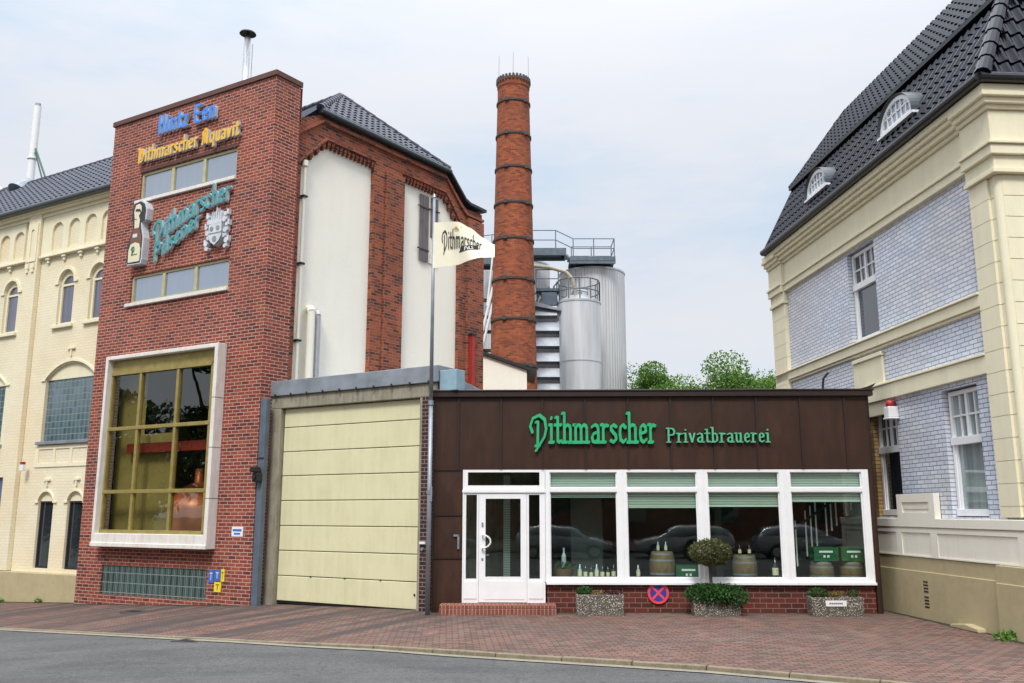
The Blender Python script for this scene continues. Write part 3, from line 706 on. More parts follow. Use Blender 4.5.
# red beam and copper kettle seen through the glass
m = MB(); m.box(-4.9, -1.0, .16, .34, 3.50, 3.74); m.build('red_beam', plain('dull red beam', (.20, .015, .02), .5), T)
K_ = MB(); K_.lathe([(.95, 0), (.98, .75), (.92, .95), (.6, 1.22), (.25, 1.38), (.12, 1.44), (.10, 1.8)], (0, 0, 0), 28)
o = K_.build('copper_kettle', MT['copper'], smooth=True); tag(o, 'rounded copper brewing kettle behind the lower right of the gold-framed window', 'kettle', None, L.w(-3.45, 1.35, 1.31))
for p in o.data.polygons: p.use_smooth = True
g = MB(); g.box(-5.30, -1.43, .03, .06, -.06, .66); g.build('glass_block_band', MT['glassblock_g'], T)
# signs on the tower
def fL(s, t, x0=0, z0=0, slope=0): return (x0 + s, z0 + t + slope * s)
m = MB(); end = letters(m, 'Hintz Een', lambda s, t: (-4.30 + s, 12.15 + t + s * .0), .58, 1.0, (.075, .045, 30), .16, 0)
sc_ = 2.28 / end
m = MB(); letters(m, 'Hintz Een', lambda s, t: (-4.28 + s, 12.16 + t), .50, sc_ * .58 / .50, (.085, .05, 30), .10, -.03)
o = m.build('lettering', [MT['let_blue'], MT['let_side']]); tag(o, 'bright blue box letters reading Hintz Een at the top of the brick tower', 'lettering', None, (L.P[0], L.P[1], 0), L.ang)
m = MB(); txt = 'Kithmarscher Aquavit'; end = letters(MB(), txt, lambda s, t: (s, t), .42, 1.0)
letters(m, txt, lambda s, t: (-5.02 + s, 11.46 + t), .42, 3.92 / end, (.085, .045, 38), .10, -.03)
o = m.build('lettering', [MT['let_yellow'], MT['let_side']]); tag(o, 'yellow blackletter box letters reading Dithmarscher Aquavit above the upper strip window', 'lettering', None, (L.P[0], L.P[1], 0), L.ang)
def curve(pts):
    acc = [0]
    for a, b in zip(pts, pts[1:]): acc.append(acc[-1] + math.dist(a, b))
    def f(s):
        for k in range(len(pts) - 1):
            if s <= acc[k + 1] or k == len(pts) - 2:
                a, b = pts[k], pts[k + 1]; q = (s - acc[k]) / (acc[k + 1] - acc[k]); return (a[0] + (b[0] - a[0]) * q, a[1] + (b[1] - a[1]) * q)
    return f, acc[-1]
c1, L1 = curve([(-4.15, 9.05), (-3.75, 9.14), (-3.27, 9.32), (-2.72, 9.52), (-2.18, 9.66), (-1.64, 9.74), (-1.25, 9.76)])
txt = 'Dithmarscher'; end = letters(MB(), txt, lambda s, t: (s, t), .5)
tl = MB()
def mapc(c):
    def f(s, t): p = c(s); return (p[0], p[1] + t)
    return f
letters(tl, txt, mapc(c1), .56, L1 / end * .5 / .56, (.075, .05, 60), .08, -.05, s0=-.03)
c2, L2 = curve([(-4.08, 8.48), (-3.79, 8.60), (-3.23, 8.88), (-2.69, 9.12), (-2.35, 9.22)])
txt = 'Pilsener'; end = letters(MB(), txt, lambda s, t: (s, t), .5)
letters(tl, txt, mapc(c2), .46, L2 / end * .5 / .46, (.08, .052, 60), .08, -.05)
o = tl.build('lettering', [MT['let_teal'], MT['let_side']]); tag(o, 'teal curved box letters reading Dithmarscher Pilsener between the two strip windows', 'lettering', None, (L.P[0], L.P[1], 0), L.ang)
# bottle sign
bt = thing('bottle_sign', 'flat sign shaped like a brown swing-top beer bottle with cream label', 'sign', (L.P[0], L.P[1], 0), L.ang)
bo = [(-5.0, 8.52), (-4.45, 8.50), (-4.42, 8.62), (-4.41, 9.22), (-4.50, 9.50), (-4.53, 9.66), (-4.36, 9.72), (-4.34, 10.02), (-4.42, 10.20), (-4.60, 10.30), (-4.84, 10.27), (-4.93, 10.12), (-4.95, 9.78), (-4.86, 9.70), (-4.86, 9.5), (-4.98, 9.25), (-5.03, 9.0), (-5.04, 8.6)]
m = MB(); m.prism(bo, -.20, 0, 0, 0); m.build('box', MT['let_side'], bt)
bi = [(cx_ * .93 + -4.72 * .07 - .02, cz_ * .965 + 9.35 * .035) for cx_, cz_ in bo]
m = MB(); m.prism(bi, -.206, -.15); m.build('dark_edge', MT['sign_dark'], bt)
m = MB(); m.prism([(-4.93, 8.98), (-4.50, 8.96), (-4.48, 9.22), (-4.60, 9.52), (-4.82, 9.52), (-4.93, 9.24)], -.212, -.2); m.build('bottle_body', MT['bottle_brown'], bt)
m = MB(); m.prism([(-4.96, 8.58), (-4.50, 8.57), (-4.49, 8.9), (-4.55, 9.06), (-4.72, 9.12), (-4.90, 9.08), (-4.97, 8.92)], -.218, -.2); m.build('bottle_label', MT['label_cream'], bt)
m = MB(); letters(m, 'D', lambda s, t: (-4.86 + s, 8.85 + t), .16, 1.2, (.09, .06, 40), .01, -.214); m.box(-4.85, -4.6, -.222, -.2, 8.76, 8.79); m.build('label_print', MT['let_green_d'], bt)
m = MB(); m.prism([(-4.80, 9.52), (-4.62, 9.52), (-4.60, 9.72), (-4.66, 9.86), (-4.56, 9.96), (-4.58, 10.12), (-4.66, 10.20), (-4.80, 10.18), (-4.86, 10.0), (-4.82, 9.8)], -.214, -.2); m.build('swing_top', MT['label_cream'], bt)
m = MB(); m.box(-4.84, -4.66, -.218, -.2, 9.26, 9.36); m.build('neck_label', MT['let_side'], bt)
m = MB(); m.prism([(-4.80, 10.0), (-4.62, 9.97), (-4.56, 9.9), (-4.58, 9.99), (-4.64, 10.05), (-4.79, 10.06)], -.22, -.2); m.cyl((-4.84, -.21, 9.8), (-4.72, -.21, 9.75), .012); m.build('wire_clasp', MT['sign_dark'], bt)
# heraldic crest sign
ct = thing('crest_sign', 'grey heraldic crest sign with shield, crown and side ornaments on the tower', 'sign', (L.P[0], L.P[1], 0), L.ang)
sh = [(-1.93, 9.16), (-1.93, 8.84), (-1.85, 8.70), (-1.70, 8.60), (-1.55, 8.70), (-1.47, 8.84), (-1.47, 9.16)]
sh = sh[::1]
m = MB(); m.prism([(x * 1.08 + 1.70 * .08, z * 1.06 - 8.9 * .06) for x, z in sh], -.16, 0, 1, 0); m.build('back_plate', [MT['let_side'], MT['sign_dark']], ct)
m = MB(); m.prism(sh, -.175, -.1); m.build('shield', MT['let_side'], ct)
m = MB(); rr = random.Random(5)
for cx_, cz_, r_ in ((-1.82, 9.04, .065), (-1.60, 9.04, .065), (-1.70, 8.76, .08)):
    m.cyl((cx_, -.17, cz_), (cx_, -.184, cz_), r_, r_, 10)
m.prism([(-1.93, 8.90), (-1.47, 8.90), (-1.47, 8.93), (-1.93, 8.93)], -.18, -.17)
m.build('charge', MT['zinc'], ct)
m = MB()
for k in range(5): x = -1.86 + k * .08; m.prism([(x - .04, 9.22), (x + .04, 9.22), (x + .02, 9.36 + (.10 if k == 2 else 0.02 * k)), (x, 9.5 + (.10 if k in (2,) else 0)), (x - .02, 9.36)], -.16, -.02)
m.prism([(-1.90, 9.17), (-1.50, 9.17), (-1.48, 9.25), (-1.92, 9.25)], -.165, -.02); m.build('crown', MT['let_side'], ct)
for sgn in (-1, 1):
    m = MB()
    for k in range(7):
        z = 8.55 + k * .14; x = -1.70 + sgn * (.32 + .05 * sin(k * 2.1)); r_ = .055 + .02 * (k % 2)
        m.cyl((x, -.13 - .004 * k, z), (x, -.02, z), r_, r_, 8); m.box(x - .03 + sgn * .05, x + .03 + sgn * .05, -.125, -.03, z - .02, z + .12)
    m.build('mantling', MT['let_side'], ct)
# small signs low on the tower
t_ = thing('notice_sign', 'small white notice plate with blue text on the brick right of the big window', 'sign', (L.P[0], L.P[1], 0), L.ang)
m = MB(); m.box(-.67, -.31, -.015, 0, 1.43, 1.65); m.build('plate', MT['white'], t_)
m = MB(); m.box(-.635, -.35, -.019, -.012, 1.55, 1.60); m.box(-.59, -.39, -.019, -.012, 1.475, 1.515); m.build('text', MT['bright_blue'], t_)
for nm_, x0, x1, z0, z1, mt_, lb in (('hydrant_sign', -1.34, -1.18, .36, .66, 'bright_blue', 'leftmost small blue hydrant plate beside the glass blocks'), ('hydrant_sign', -1.15, -.96, .42, .66, 'bright_blue', 'middle blue plate between hydrant plate and yellow plate'),
                                     ('gas_sign', -.935, -.83, .40, .68, 'yellow', 'upper narrow yellow marker plate right of the glass blocks'), ('gas_sign', -1.14, -.92, .16, .385, 'yellow', 'lower square yellow marker plate right of the glass blocks')):
    t_ = thing(nm_, lb, 'sign', (L.P[0], L.P[1], 0), L.ang, 'marker plates low on the tower')
    m = MB(); m.box(x0, x1, -.02, 0, z0, z1); m.build('plate', MT[mt_], t_)
    m = MB(); k_ = MT['white'] if mt_ == 'bright_blue' else MT['sign_dark']; w = x1 - x0; h = z1 - z0
    m.box(x0 + w * .46, x0 + w * .54, -.024, -.018, z0 + h * .2, z0 + h * .7); m.box(x0 + w * .25, x0 + w * .75, -.024, -.018, z0 + h * .7, z0 + h * .78); m.build('marking', k_, t_)
# steel flue behind the tower top
fl = thing('steel_flue', 'thin steel flue with a flat cap rising behind the brick tower', 'flue', (-8.30, 26.0, 0), 0)
m = MB(); m.cyl((0, 0, 11), (0, 0, 16.6), .10, .10, 16); m.build('pipe', MT['steel'], fl, smooth=True)
m = MB(); m.cyl((0, 0, 16.74), (0, 0, 16.78), .26, .24, 16); m.cyl((0, 0, 16.78), (0, 0, 16.86), .24, .08, 16); m.cyl((0, 0, 16.6), (0, 0, 16.78), .05, .05, 8); m.build('cap', MT['dark_metal'], fl)
m = MB(); m.tube([(.10, 0, 13), (.17, 0, 13.2), (.17, 0, 16.4)], .012); m.build('conductor', MT['zinc'], fl)

# ------------------------------------------------------------------ cream building on the left
B = thing('cream_building', 'long cream painted brick building with blind arcade and tiled roof left of the tower', 'building', (*L.w(0, .5)[:2], 0), L.ang)
U0, U1 = -26.0, -6.2
holes = []; wins = []
bay = 4.30
for b in range(4):
    o_ = -bay * b
    ups = [(-9.03, -8.30), (-7.55, -6.82)] if b == 0 else [(-9.03 + o_ + 0.0, -8.30 + o_), (-7.50 + o_, -6.77 + o_)]
    for (a0, a1) in ups: wins.append((a0, a1)); holes.append(arch(a0, a1, 7.40, 8.72, .36))
    holes.append(arch(-9.22 + o_, -6.92 + o_, 3.98, 5.80, .42, 16))
    if b != 1:
        for (a0, a1) in ((-9.02, -8.33), (-7.68, -6.99)): holes.append(arch(a0 + o_, a1 + o_, .44, 2.30, .24))
door = rect(-12.7, -10.82, -.9, 3.0); holes.append(door)
m = MB(); m.sheet(rect(U0, U1, -2, 11.15), holes, 0, .16); m.face([(U0, 0, 11.14), (U1, 0, 11.14), (U1, 6, 11.14), (U0, 6, 11.14)]); m.box(U0, U1, 6.0, 6.2, -2, 11.1)
m.build('wall', MT['cream_brick'], B)
# blind arcade frieze: raised layer with arched recesses
for b in range(4):
    o_ = -bay * b; e0, e1 = (-10.0 + o_, -6.25 + o_)
    m = MB(); hs = [arch(c_ + o_ - .26, c_ + o_ + .26, 9.74, 10.36, .26) for c_ in (-9.24, -8.44, -7.66, -6.90)]
    m.sheet(rect(e0, e1 if b == 0 else e1 - .35, 9.62, 10.86), hs, -.07, .07, .07); m.build('frieze', MT['cream'], B)
    m = MB(); m.box(e0, e1, -.13, 0, 9.56, 9.62)
    for k, xx in enumerate((-9.62, -8.84, -8.05, -7.28)): m.box(xx + o_ - .09, xx + o_ + .09, -.10, 0, 9.48, 9.555); m.box(xx + o_ - .045, xx + o_ + .045, -.07, 0, 9.38, 9.475)
    m.build('string_course', MT['cream'], B, bevel=.01)
    m = MB(); m.box(e0 - .62, e0 - .02, -.16, 0, .34, 11.1, 0); m.build('pilaster', MT['cream_brick'], B, bevel=.02)
    m = MB(); m.sheet(rect(e0 - .56, e0 - .08, 9.5, 10.7), [arch(e0 - .40, e0 - .24, 9.6, 10.45, .08)], -.19, .03, .03)
    for q_ in (-.46, -.18): m.box(e0 + q_ - .08, e0 + q_ + .08, -.21, -.16, 9.28, 9.44); m.box(e0 + q_ - .05, e0 + q_ + .05, -.20, -.16, 9.16, 9.28)
    m.build('pilaster_panel', MT['cream'], B)
m = MB(); m.box(U0, U1, -.10, .0, 10.87, 10.98); m.box(U0, U1, -.20, .0, 10.985, 11.06); m.box(U0, U1, -.26, 0, 11.065, 11.16); m.build('cornice', MT['cream'], B, bevel=.012)
m = MB(); m.box(U0, -10.81 - 1.9, -.22, 0, -2, .33); m.box(-10.81, U1, -.22, 0, -2, .33); m.build('plinth', MT['tan'], B, bevel=.015)
for (a0, a1) in wins:
    f = MB(); mbo = arch(a0 + .0, a1 - .0, 7.40, 8.72, .36); mi = arch(a0 + .07, a1 - .07, 7.48, 8.62, .28)
    f.sheet(mbo, [mi], .08, .05, .05); f.box((a0 + a1) / 2 - .31, (a0 + a1) / 2 + .31, .085, .13, 8.60, 8.66)
    wo = f.build('window', MT['cream'], B)
    g = MB(); g.sheet(arch(a0 + .02, a1 - .02, 7.42, 8.70, .34), [], .12); g.build('pane', MT['glass_curtain'], wo, fixn=False)
    s_ = MB(); s_.box(a0 - .12, a1 + .12, -.09, .1, 7.30, 7.40); s_.build('sill', MT['cream'], wo, bevel=.01)
    h_ = MB(); oo = arch(a0 - .08, a1 + .08, 8.70, 8.74, .42); ii = arch(a0 - .0, a1 + .0, 8.60, 8.72, .36)
    h_.sheet([(a0 - .18, 8.66), (a0 - .18, 8.72)] + [p for p in reversed(arch(a0 - .08, a1 + .08, 8.66, 8.74, .42)[2:])] + [(a1 + .18, 8.72), (a1 + .18, 8.66), (a1, 8.66)] + arch(a0, a1, 8.66, 8.72, .36)[2:] + [(a0, 8.66)], [], -.04, 0, .04)
    h_.build('hood', MT['cream'], wo)
for b in range(4):
    o_ = -bay * b; a0, a1 = -9.22 + o_, -6.92 + o_
    g = MB(); g.box(a0, a1, .10, .14, 3.98, 5.80); wo = g.build('glass_block_window', MT['glassblock_b'], B)
    g = MB(); g.sheet([(a0, 5.78), (a1, 5.78)] + arch(a0, a1, 5.78, 5.80, .42, 16)[2:], [], .07, 0, .06); g.build('tympanum', MT['cream'], wo)
    s_ = MB(); s_.box(a0 - .1, a1 + .1, -.10, .1, 3.89, 3.98); s_.build('sill', MT['zinc'], wo, bevel=.01)
    h_ = MB(); h_.box(a0 - .2, a0, -.04, 0, 5.76, 5.80); h_.box(a1, a1 + .2, -.04, 0, 5.76, 5.80)
    for k in range(16):
        p = arch(a0, a1, 5.76, 5.80, .46, 16)[2:]; q = p[k], p[k + 1]
        h_.prism([q[0], q[1], (q[1][0], q[1][1] + .07), (q[0][0], q[0][1] + .07)], -.04, 0)
    h_.box(-8.28 + o_, -7.94 + o_, -.06, 0, 6.62, 6.68); h_.box(-8.14 + o_, -8.08 + o_, -.05, 0, 6.42, 6.62); h_.build('hood', MT['cream'], wo)
    r_ = MB()
    r_.sheet(rect(a0 - .15, a1 + .1, 3.25, 3.86), [rect(a0 + .02 + k * .77, a0 + .68 + k * .77, 3.36, 3.76) for k in range(3)], -.025, .025, .025); r_.build('sill_panel', MT['cream'], B)
    if b != 1:
        for (p0, p1) in ((-9.02, -8.33), (-7.68, -6.99)):
            p0 += o_; p1 += o_
            f = MB(); f.sheet(rect(p0, p1, .44, 2.30), [rect(p0 + .05, p1 - .05, .50, 2.24)], .07, .06, .06); wo = f.build('narrow_window', MT['dark_metal'], B)
            g = MB(); g.box(p0 + .02, p1 - .02, .11, .12, .46, 2.28); g.build('pane', MT['glass_black'], wo)
            g = MB(); g.sheet([(p0, 2.29), (p1, 2.29)] + arch(p0, p1, 2.3, 2.30, .24)[2:], [], .05, 0, .06); g.build('tympanum', MT['cream'], wo)
            h_ = MB(); h_.box(p0 - .16, p0, -.04, 0, 2.24, 2.29); h_.box(p1, p1 + .16, -.04, 0, 2.24, 2.29); h_.box((p0 + p1) / 2 - .14, (p0 + p1) / 2 + .14, -.06, 0, 2.86, 2.91); h_.box((p0 + p1) / 2 - .03, (p0 + p1) / 2 + .03, -.05, 0, 2.7, 2.86)
            p = arch(p0, p1, 2.2, 2.30, .26)[2:]
            for q in zip(p, p[1:]): h_.prism([q[0], q[1], (q[1][0], q[1][1] + .05), (q[0][0], q[0][1] + .05)], -.04, 0)
            h_.build('hood', MT['cream'], wo)
m = MB(); m.box(-12.7, -10.82, .08, .14, -.9, 3.0); dd = m.build('door', MT['blue_door'], B)
m = MB(); m.box(-12.05, -10.9, .05, .08, -.4, 2.2); m.build('door_panel', MT['blue_door'], dd)
m = MB(); m.cyl((U0, -.34, 11.18), (U1 + .05, -.34, 11.18), .09, .09, 12); m.box(U0, U1, -.36, -.02, 11.165, 11.24); m.build('gutter', MT['gutter_grey'], B)
m = MB(); V_ = Vector((0, 3.2, 2.88)); ln = V_.length
tile_roof(m, (U0, -.28, 11.24), (1, 0, 0), V_, [(6.2, 0), (19.78, 0), (19.78, ln), (8.2, ln)], .26, .34, .028, .03, 5)
ridge(m, (-17.8, 2.92, 14.10), (U1 - .05, 2.92, 14.10), .09)
m.face([(U0, 3.0, 14.05), (U1, 3.0, 14.05), (U1, 6.2, 11.2), (U0, 6.2, 11.2)])
m.build('roof', MT['roof_blue'], B, fixn=False)
m = MB(); m.prism([(-17.85, 14.18), (-19.9, 11.3), (-20.3, 11.3), (-18.2, 14.25)], -.1, 3.1); 
vb = MB()
p0, p1 = Vector((-19.85, -.28, 11.30)), Vector((-17.8, 2.92, 14.20)); vb.cyl(p0, p1, .13, .13, 6); vb.build('roof_verge', MT['white_conc'], B)
m = MB(); m.box(-26, -16.2, 3.2, 3.6, 14.0, 14.32); m.box(-26, -16.2, 3.05, 3.2, 14.26, 14.34); m.build('ridge_flashing', MT['green_metal'], B)
m = MB(); m.box(-26, -17.5, 2.6, 3.2, 12.9, 14.0); m.build('upper_wall', plain('brown boards', (0.16, 0.07, 0.04), 0.8), B)
fl = thing('steel_flue', 'pale insulated steel flue standing on the left roof ridge', 'flue', (*L.w(-16.35, 3.6)[:2], 0), L.ang)
m = MB(); m.cyl((0, 0, 13.6), (0, 0, 17.35), .14, .13, 18); m.cyl((0, 0, 15.2), (0, 0, 15.24), .18, .18, 18); m.build('pipe', MT['white'], fl, smooth=False)
m = MB(); m.cyl((-.06, 0, 17.35), (-.06, 0, 17.5), .07, .07, 10); m.cyl((.06, 0, 17.35), (.06, 0, 17.46), .07, .07, 10); m.build('cap', MT['zinc'], fl)
m = MB(); m.cyl((0, -.4, 13.75), (0, 0, 14.3), .42, .2, 16); m.build('flashing', MT['zinc'], fl)
m = MB(); m.tube([(.15, 0, 15.6), (1.1, -.1, 14.25)], .035); m.tube([(.15, 0, 15.45), (.9, -.1, 14.25)], .03); m.build('brace', MT['green_metal'], fl)
al = thing('wall_alarm', 'small white alarm box with red top on the cream wall above the narrow windows', 'alarm', L.w(-9.62, .34, 3.28), L.ang)
m = MB(); m.box(-.08, .08, -.1, 0, -.13, .05); m.build('box', MT['white'], al, bevel=.01); m = MB(); m.box(-.07, .07, -.09, -.01, .052, .13); m.build('beacon', MT['red'], al)
# weeds at the foot of the walls
for wx, lb in ((-8.15, 'small tuft of weeds at the foot of the cream wall between the narrow windows'), (-9.9, 'tiny weed at the corner of the tan plinth pilaster')):
    rnd = random.Random(wx); m = MB(); crown(m, (0, 0, .05), (.12, .07, .07), 60, .035, rnd); P_ = L.w(wx, .20)
    o = m.build('weed', MT['leaf_tree'], fixn=False); tag(o, lb, 'weed', None, (P_[0], P_[1], gh(P_[0])), L.ang)

# ------------------------------------------------------------------ gable building
Gb = thing('gable_building', 'brick gable building with cream render panels and half-hipped tiled roof', 'building', (*R.w(0, .2)[:2], 0), R.ang)
prof = [(.72, 0), (8.84, 0), (8.84, 11.62), (8.0, 11.62), (7.83, 11.72), (6.98, 12.46), (1.68, 12.46), (.72, 12.0)]
p1 = [(1.10, 0), (3.77, 0), (3.77, 11.78), (1.95, 11.78), (1.10, 10.95)]
p2 = [(4.98, 0), (7.66, 0), (7.66, 10.95), (6.90, 11.78), (4.98, 11.78)]
m = MB(); m.sheet(prof, [p1, p2, arch(8.28, 8.62, 10.1, 11.0, .17)], 0, .14); m.sheet([(8.84, 0), (8.841, 0)][:0] or rect(8.28, 8.62, 10.1, 11.2), [], .13)
m.face([(8.84, 0, 0), (8.84, 9, 0), (8.84, 9, 11.62), (8.84, 0, 11.62)]); 
m.build('wall', MT['gable_brick'], Gb)
m = MB(); m.sheet(p1, [], .12); m.build('render_panel', MT['render_white'], Gb)
m = MB(); m.sheet(p2, [], .12); m.build('render_panel', MT['render_white'], Gb)
m = MB()
m.box(4.22, 4.985, -.09, 0, 0, 11.70); m.box(3.765, 4.21, -.03, 0, 0, 11.70); m.build('pilaster', MT['gable_brick'], Gb, bevel=.01)
m = MB(); m.box(8.02, 8.845, -.09, 0, 0, 11.30); m.build('pilaster', MT['gable_brick'], Gb, bevel=.01)
m = MB()      # corbel table stepping round the panels
def corb(a, b, n):
    for k in range(n):
        f = (k + .5) / n; x = a[0] + (b[0] - a[0]) * f; z = a[1] + (b[1] - a[1]) * f
        m.box(x - .05, x + .05, -.02, .12, z - .10, z + .02); m.box(x - .028, x + .028, -.005, .12, z - .17, z - .10)
corb((1.95, 11.80), (3.77, 11.80), 12); corb((4.98, 11.80), (6.90, 11.80), 13); corb((1.10, 10.97), (1.95, 11.80), 4); corb((6.90, 11.80), (7.66, 10.97), 4)
def band(pts, y, h):
    for a, b in zip(pts, pts[1:]): m.prism([a, b, (b[0], b[1] + h), (a[0], a[1] + h)], y, 0)
band([(.9, 10.80), (1.93, 11.82), (3.8, 11.82)], -.07, .07); band([(4.95, 11.82), (6.93, 11.82), (7.9, 10.77)], -.07, .07)
band([(.9, 11.62), (1.75, 12.26), (6.95, 12.26), (7.75, 11.5), (8.0, 11.36), (8.86, 11.36)], -.08, .08)
m.build('corbel_course', MT['gable_brick'], Gb)
m = MB(); m.cyl((1.60, -.15, 12.53), (7.02, -.15, 12.53), .065, .065, 12); m.box(1.6, 7.02, -.16, .05, 12.50, 12.62); m.build('gutter', MT['gutter_grey'], Gb)
AP = Vector((4.3, 2.05, 14.62)); BK = Vector((4.3, 9, 14.62))
m = MB()
Vh = Vector((0, 2.15, 2.04)); lh = Vh.length
tile_roof(m, (1.55, -.12, 12.60), (1, 0, 0), Vh, [(0, 0), (5.5, 0), (2.76, lh)], .24, .33, .028, .03, 5)
ridge(m, (1.58, -.1, 12.6), AP, .1); ridge(m, (7.02, -.1, 12.6), AP, .1); ridge(m, AP, BK, .1)
for sx_ in (1,):      # main slope
    xe = 4.3 + sx_ * 4.45; n_ = 16
    ev = Vector((xe, -.1, 11.55)); 
    m.face([(4.3 + sx_ * 2.74, -.12, 12.6), AP, BK, (4.3 + sx_ * 2.74, 9, 12.6)])
    m.face([(4.3 + sx_ * 2.74, -.12, 12.6), (4.3 + sx_ * 3.72, -.12, 11.72), (4.3 + sx_ * 3.72, 9, 11.72), (4.3 + sx_ * 2.74, 9, 12.6)])
    m.face([(4.3 + sx_ * 3.72, -.12, 11.72), (4.3 + sx_ * 4.6, -.12, 11.70), (4.3 + sx_ * 4.6, 9, 11.70), (4.3 + sx_ * 3.72, 9, 11.72)])
m.build('roof', MT['roof_blue'], Gb, fixn=False)
m = MB(); m.face([(1.56, -.12, 12.6), AP, (4.3, 3.2, 14.62), (1.0, 3.2, 12.1), (.95, .3, 12.0)]); m.build('side_slope', plain('matt slate', (.05, .055, .08), .8, spec=.1), Gb, fixn=False)
m = MB()
for a, b in (((7.0, 12.55), (7.85, 11.80)), ((7.85, 11.80), (8.1, 11.72)), ((8.1, 11.72), (8.92, 11.70))): m.prism([a, b, (b[0], b[1] + .09), (a[0], a[1] + .09)], -.14, .6)
m.build('coping', MT['dark_metal'], Gb)
for (x0, x1, z0, z1) in ((5.84, 6.24, 9.42, 11.50), (6.36, 6.68, 10.25, 11.52)):
    s_ = MB()
    for k in range(3): w = (x1 - x0) / 3; s_.box(x0 + w * k + .006, x0 + w * (k + 1) - .006, .05, .085, z0, z1)
    so = s_.build('shutter', MT['wood_grey'], Gb)
    MB().box(x0 - .12, x1 + .06, .035, .05, z1 - .42, z1 - .38).build('hinge', MT['iron'], so)
    if z0 < 10: MB().box(x0 - .12, x1 + .02, .035, .05, z0 + .33, z0 + .37).build('hinge', MT['iron'], so)
m = MB(); m.box(6.26, 6.35, .09, .12, 9.42, 11.5); m.box(6.36, 6.70, .08, .115, 9.42, 10.24); m.build('loading_hatch', MT['white_stucco'], Gb)
dp = thing('downpipe', 'pale grey downpipe in the corner between brick tower and render panel', 'pipe', (*R.w(0, .2)[:2], 0), R.ang)
m = MB(); m.tube([(1.22, -.02, 4.6), (1.22, -.02, 10.85)], .045, 10); m.cyl((1.22, -.02, 10.85), (1.22, -.02, 11.0), .085, .085, 12); m.build('pipe', MT['white_stucco'], dp)
m = MB()
for z in (6.2, 8.2, 10.0): m.box(1.15, 1.29, -.09, .12, z, z + .05)
m.build('bracket', MT['dark_metal'], dp)
vd = thing('vent_duct', 'pair of thick grey vent pipes rising against the cream render above the garage', 'pipe', (*R.w(0, .2)[:2], 0), R.ang)
m = MB(); m.tube([(1.55, -.12, 4.6), (1.55, -.12, 7.0), (1.62, .0, 7.12), (1.66, .12, 7.12)], .10, 12); m.build('pipe', MT['white_stucco'], vd)
m = MB(); m.tube([(1.80, -.10, 4.6), (1.80, -.10, 6.95), (1.85, .0, 7.08), (1.88, .12, 7.08)], .075, 12); m.build('pipe', MT['steel'], vd)
m = MB(); m.tube([(2.0, .05, 4.6), (2.0, .05, 6.95)], .03, 8); m.build('thin_pipe', MT['white'], vd)
rp = thing('red_pipe', 'red painted steel post beside the right pier of the gable wall', 'pipe', (*R.w(0, .2)[:2], 0), R.ang)
m = MB(); m.box(8.10, 8.25, -.22, -.10, 3, 7.45); m.build('post', MT['red'], rp); m = MB(); m.box(8.06, 8.29, -.25, -.09, 7.452, 7.51); m.build('cap', MT['dark_metal'], rp)

# ------------------------------------------------------------------ garage
Ga = thing('garage', 'flat-roofed concrete garage between brick tower and brown shop', 'garage', (C.P[0], C.P[1], 0), C.ang)
m = MB(); m.box(-4.57, -4.14, 0, .6, -.5, 4.40); m.box(-4.57, .40, 0.0, .6, 4.402, 4.70); m.box(-.055, .03, .0, .5, -.1, 4.40); m.build('concrete_frame', MT['concrete'], Ga, bevel=.015)
m = MB(); m.box(-4.62, .46, -.06, .55, 4.70, 5.06); m.column([(-4.60, .55), (.45, .55), (-1.2, 5.5), (-4.6, 7)], 4.72, 4.90); m.build('fascia', MT['zinc'], Ga, bevel=.012)
m = MB()
for k in range(10): m.box(-4.3 + k * .5, -4.27 + k * .5, -.085, -.05, 4.66, 4.74)
m.build('fascia_clip', MT['dark_metal'], Ga)
m = MB(); m.box(.47, .90, -.02, .30, 4.50, 4.94); m.build('side_box', MT['pale_blue'], Ga, bevel=.01)
m = MB(); m.box(-4.56, -4.5, .6, 7, -.5, 4.84); m.box(.05, .4, .6, 7, 0, 4.3); m.build('side_wall', MT['concrete'], Ga)
zz = [0.0, .56, 1.12, 1.68, 2.25, 2.82, 3.38, 3.95, 4.395]
dm = MB(); 
for a, b in zip(zz, zz[1:]): dm.box(-4.14 + .02, -.06, .12, .17, a + .008, b - .008)
do = dm.build('sectional_door', MT['door_yellow'], Ga, bevel=.012)
m = MB(); m.box(-4.14, -.055, .15, .19, -.05, 4.4); m.build('door_seal', MT['black'], do)
m = MB()
for x in (-3.1, -2.1, -1.1): m.box(x - .02, x + .02, .113, .125, .545, .575)
m.box(-.2, -.165, .10, .12, .28, .32); m.build('door_hinge', MT['dark_metal'], do)
m = MB(); m.box(.035, .21, -.03, .5, 0, 4.42); pl_ = m.build('brick_pier', MT['dark_brick'], Ga)
bp = thing('blue_downpipe', 'wide blue grey metal strip running down beside the garage frame', 'pipe', (L.P[0], L.P[1], 0), L.ang)
m = MB(); m.box(.015, .20, .02, .16, -.3, 4.62); m.build('strip', MT['blue_metal'], bp, bevel=.01); m = MB(); m.box(.012, .203, .012, .02, 3.2, 3.24); m.build('joint', MT['dark_metal'], bp)
lp = thing('wall_lamp', 'small black traffic lamp fixed on the blue strip beside the garage', 'lamp', L.w(.14, .015, 2.86), L.ang)
m = MB(); m.box(-.12, .06, -.16, 0, -.18, .02); m.box(-.14, .02, -.22, -.03, .03, .16); m.build('housing', MT['black'], lp, bevel=.02); m = MB(); m.cyl((-.04, -.17, -.08), (-.04, -.19, -.08), .05); m.build('lens', MT['dark_metal'], lp)
ic = thing('door_intercom', 'small white intercom and key switch on the dark brick pier', 'intercom', C.w(.12, -.03, 1.30), C.ang)
